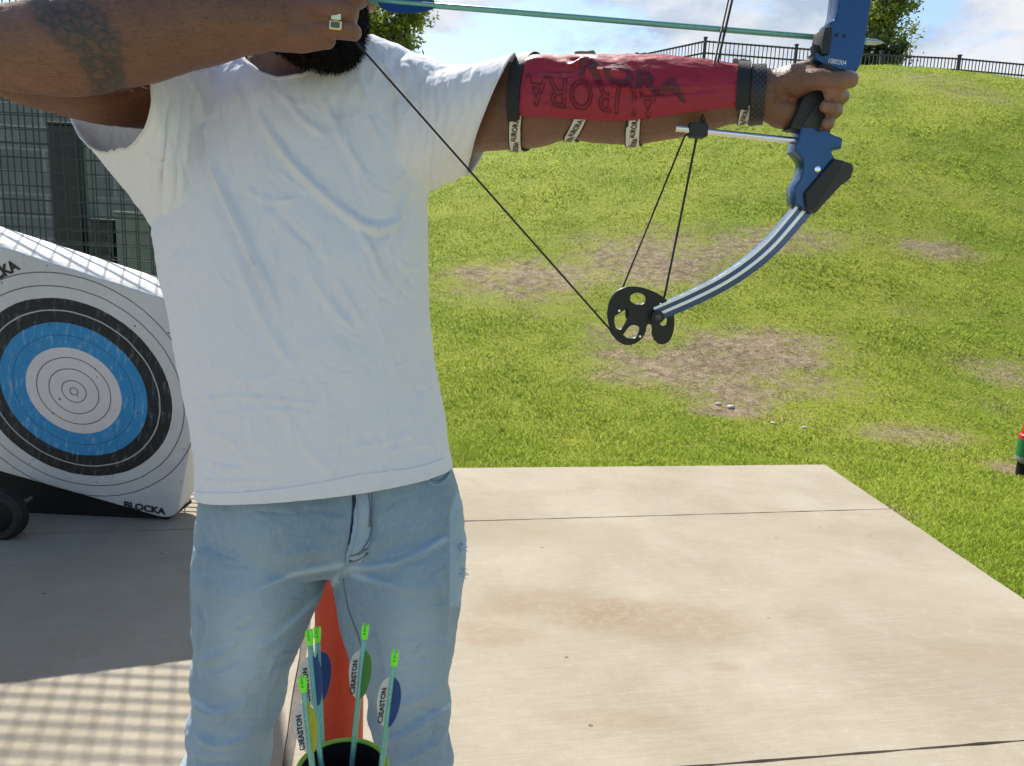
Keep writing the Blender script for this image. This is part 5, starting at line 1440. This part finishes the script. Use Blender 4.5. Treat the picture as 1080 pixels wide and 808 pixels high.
for (x0, x1, w_, a0, a1) in ((559, 546, 12.5, -20, -150), (626, 603, 13, -30, -150), (675.5, 671, 13, -22, -150), (787, 784, 10, -30, -150)):
    f0 = lambda a, x0=x0, x1=x1, w_=w_: x0 + (x1 - x0) * min(1, (-20 - a) / 62) - w_ / 2
    f1 = lambda a, f0=f0, w_=w_: f0(a) + w_
    s_ = band(f0, f1, a0, a1, .0012, .0015, 30, 4).build('strap', M_STRAP, guard, smooth='auto')
    for side in (0, 1):
        e0 = (lambda a, f0=f0: f0(a) - .5) if side == 0 else (lambda a, f1=f1: f1(a) - .5)
        e1 = lambda a, e0=e0: e0(a) + 1.0
        band(e0, e1, a0, a1, .0011, .0019, 30, 1).build('edging', M_NYL, s_)
    for row, da in ((0, 0), (1, -34)):
        tm = text_mesh('AURORA', 1.0, bold=.03)
        xs = [q.co.x for q in tm.vertices]; m0, m1 = min(xs), max(xs)
        for q in tm.vertices:
            t = (q.co.x - m0) / (m1 - m0); a = a0 - 6 + da - 30 * (1 - t) if False else a0 - 38 + da + 33 * t
            x = f0(a) + w_ * (.5 - .0) + q.co.y * -w_ * .62 * (1) 
            x += (t - .5) * w_ * .25 + (w_ * .02 if row else 0)
            q.co = asurf(x, a, .0034)
        link('lettering', tm, M_INK, s_)
mb = MB()
for (x0, x1, hgt_) in ((549, 563, .004), (604, 624, .005), (666, 680, .003), (770, 788, .005)):
    m_ = band(lambda a: x0, lambda a: x1, 84, 128, .005, hgt_, 10, 6, mod=lambda x, a: .0022 * noise.noise(Vector((x * .35, a * .2, x0))))
    m_.build('buckle', M_CAMO, guard, smooth='auto')
# watch with a perforated strap
mt, nt, b = newmat('perforated_strap'); v = coords(nt); b.inputs['Base Color'].default_value = (.012, .012, .013, 1); b.inputs['Roughness'].default_value = .5; M_WS = mt
o = band(lambda a: 789.5, lambda a: 807, -176, 176, .0014, .004, 48, 6).build('watch', M_WS, person, smooth='auto'); tag(o, label='black perforated watch strap')
M_HOLE = plain('strap_hole', (.055, .055, .058), .5)
mb = MB()
for i in range(5):
    for k, a in enumerate(range(-66, 76, 12)):
        x = 792 + i * 3.1; aa = a + (6 if i % 2 else 0)
        c = asurf(x, aa, .0056); n_ = (c - arm_at(x)[0]).normalized(); t1 = n_.cross(Vector((0, 0, 1))).normalized(); t2 = n_.cross(t1)
        mb.loft([[c + (t1 * math.cos(q) * .9 + t2 * math.sin(q)) * r_ - n_ * dz for q in [2 * math.pi * j / 10 for j in range(10)]] for r_, dz in ((.0012, -.0001), (.0013, .001))])
mb.build('perforations', M_HOLE, o)
# gold ring on the drawing hand
fc = PY(357, 28.3, .940); fa = (PY(364, 29, .940) - PY(350, 27.5, .940)).normalized()
M_GOLD = plain('gold', (.80, .56, .20), .22, 1, var=.1, scale=200)
b1_ = Vector((0, 1, 0)); b1_ = (b1_ - fa * b1_.dot(fa)).normalized(); b2_ = b1_.cross(fa)
mb = MB(); R_ = .0122
for w0, w1 in ((-.0035, .0035),):
    rings = []
    for j in range(41):
        t = 2 * math.pi * j / 40; d = -b1_ * math.cos(t) + b2_ * math.sin(t); k = .6 + .4 * (math.cos(t) * .5 + .5)
        rings.append([fc + d * R_ + fa * w0 * k, fc + d * (R_ + .0016) + fa * w0 * k * .9, fc + d * (R_ + .0016) + fa * w1 * k * .9, fc + d * R_ + fa * w1 * k])
    mb.loft(rings, cap=False)
ring = mb.build('ring', M_GOLD, person, smooth='auto'); tag(ring, label='gold signet ring with a dark square stone')
rot = Matrix((fa, b1_, b2_)).transposed()
zz_ = b2_ if b2_.z > 0 else -b2_
mb = MB(); mb.box(fc - b1_ * (R_ + .0012) - zz_ * .0022, .0150, .004, .0105, rot); bz = mb.build('bezel', M_GOLD, ring, bevel=.0012)
mb = MB(); mb.box(fc - b1_ * (R_ + .0035) - zz_ * .0022, .0105, .0022, .0065, rot); mb.build('stone', plain('dark_gem', (.03, .06, .035), .05, 0, coat=1), bz, bevel=.0008)
mb = MB(); mb.box(fc - b1_ * (R_ + .0004) + zz_ * .0078, .0120, .004, .0085, rot); mb.build('shoulder', plain('pale_gold', (.85, .74, .50), .3, 1, var=.3, scale=900), ring, bevel=.0012)
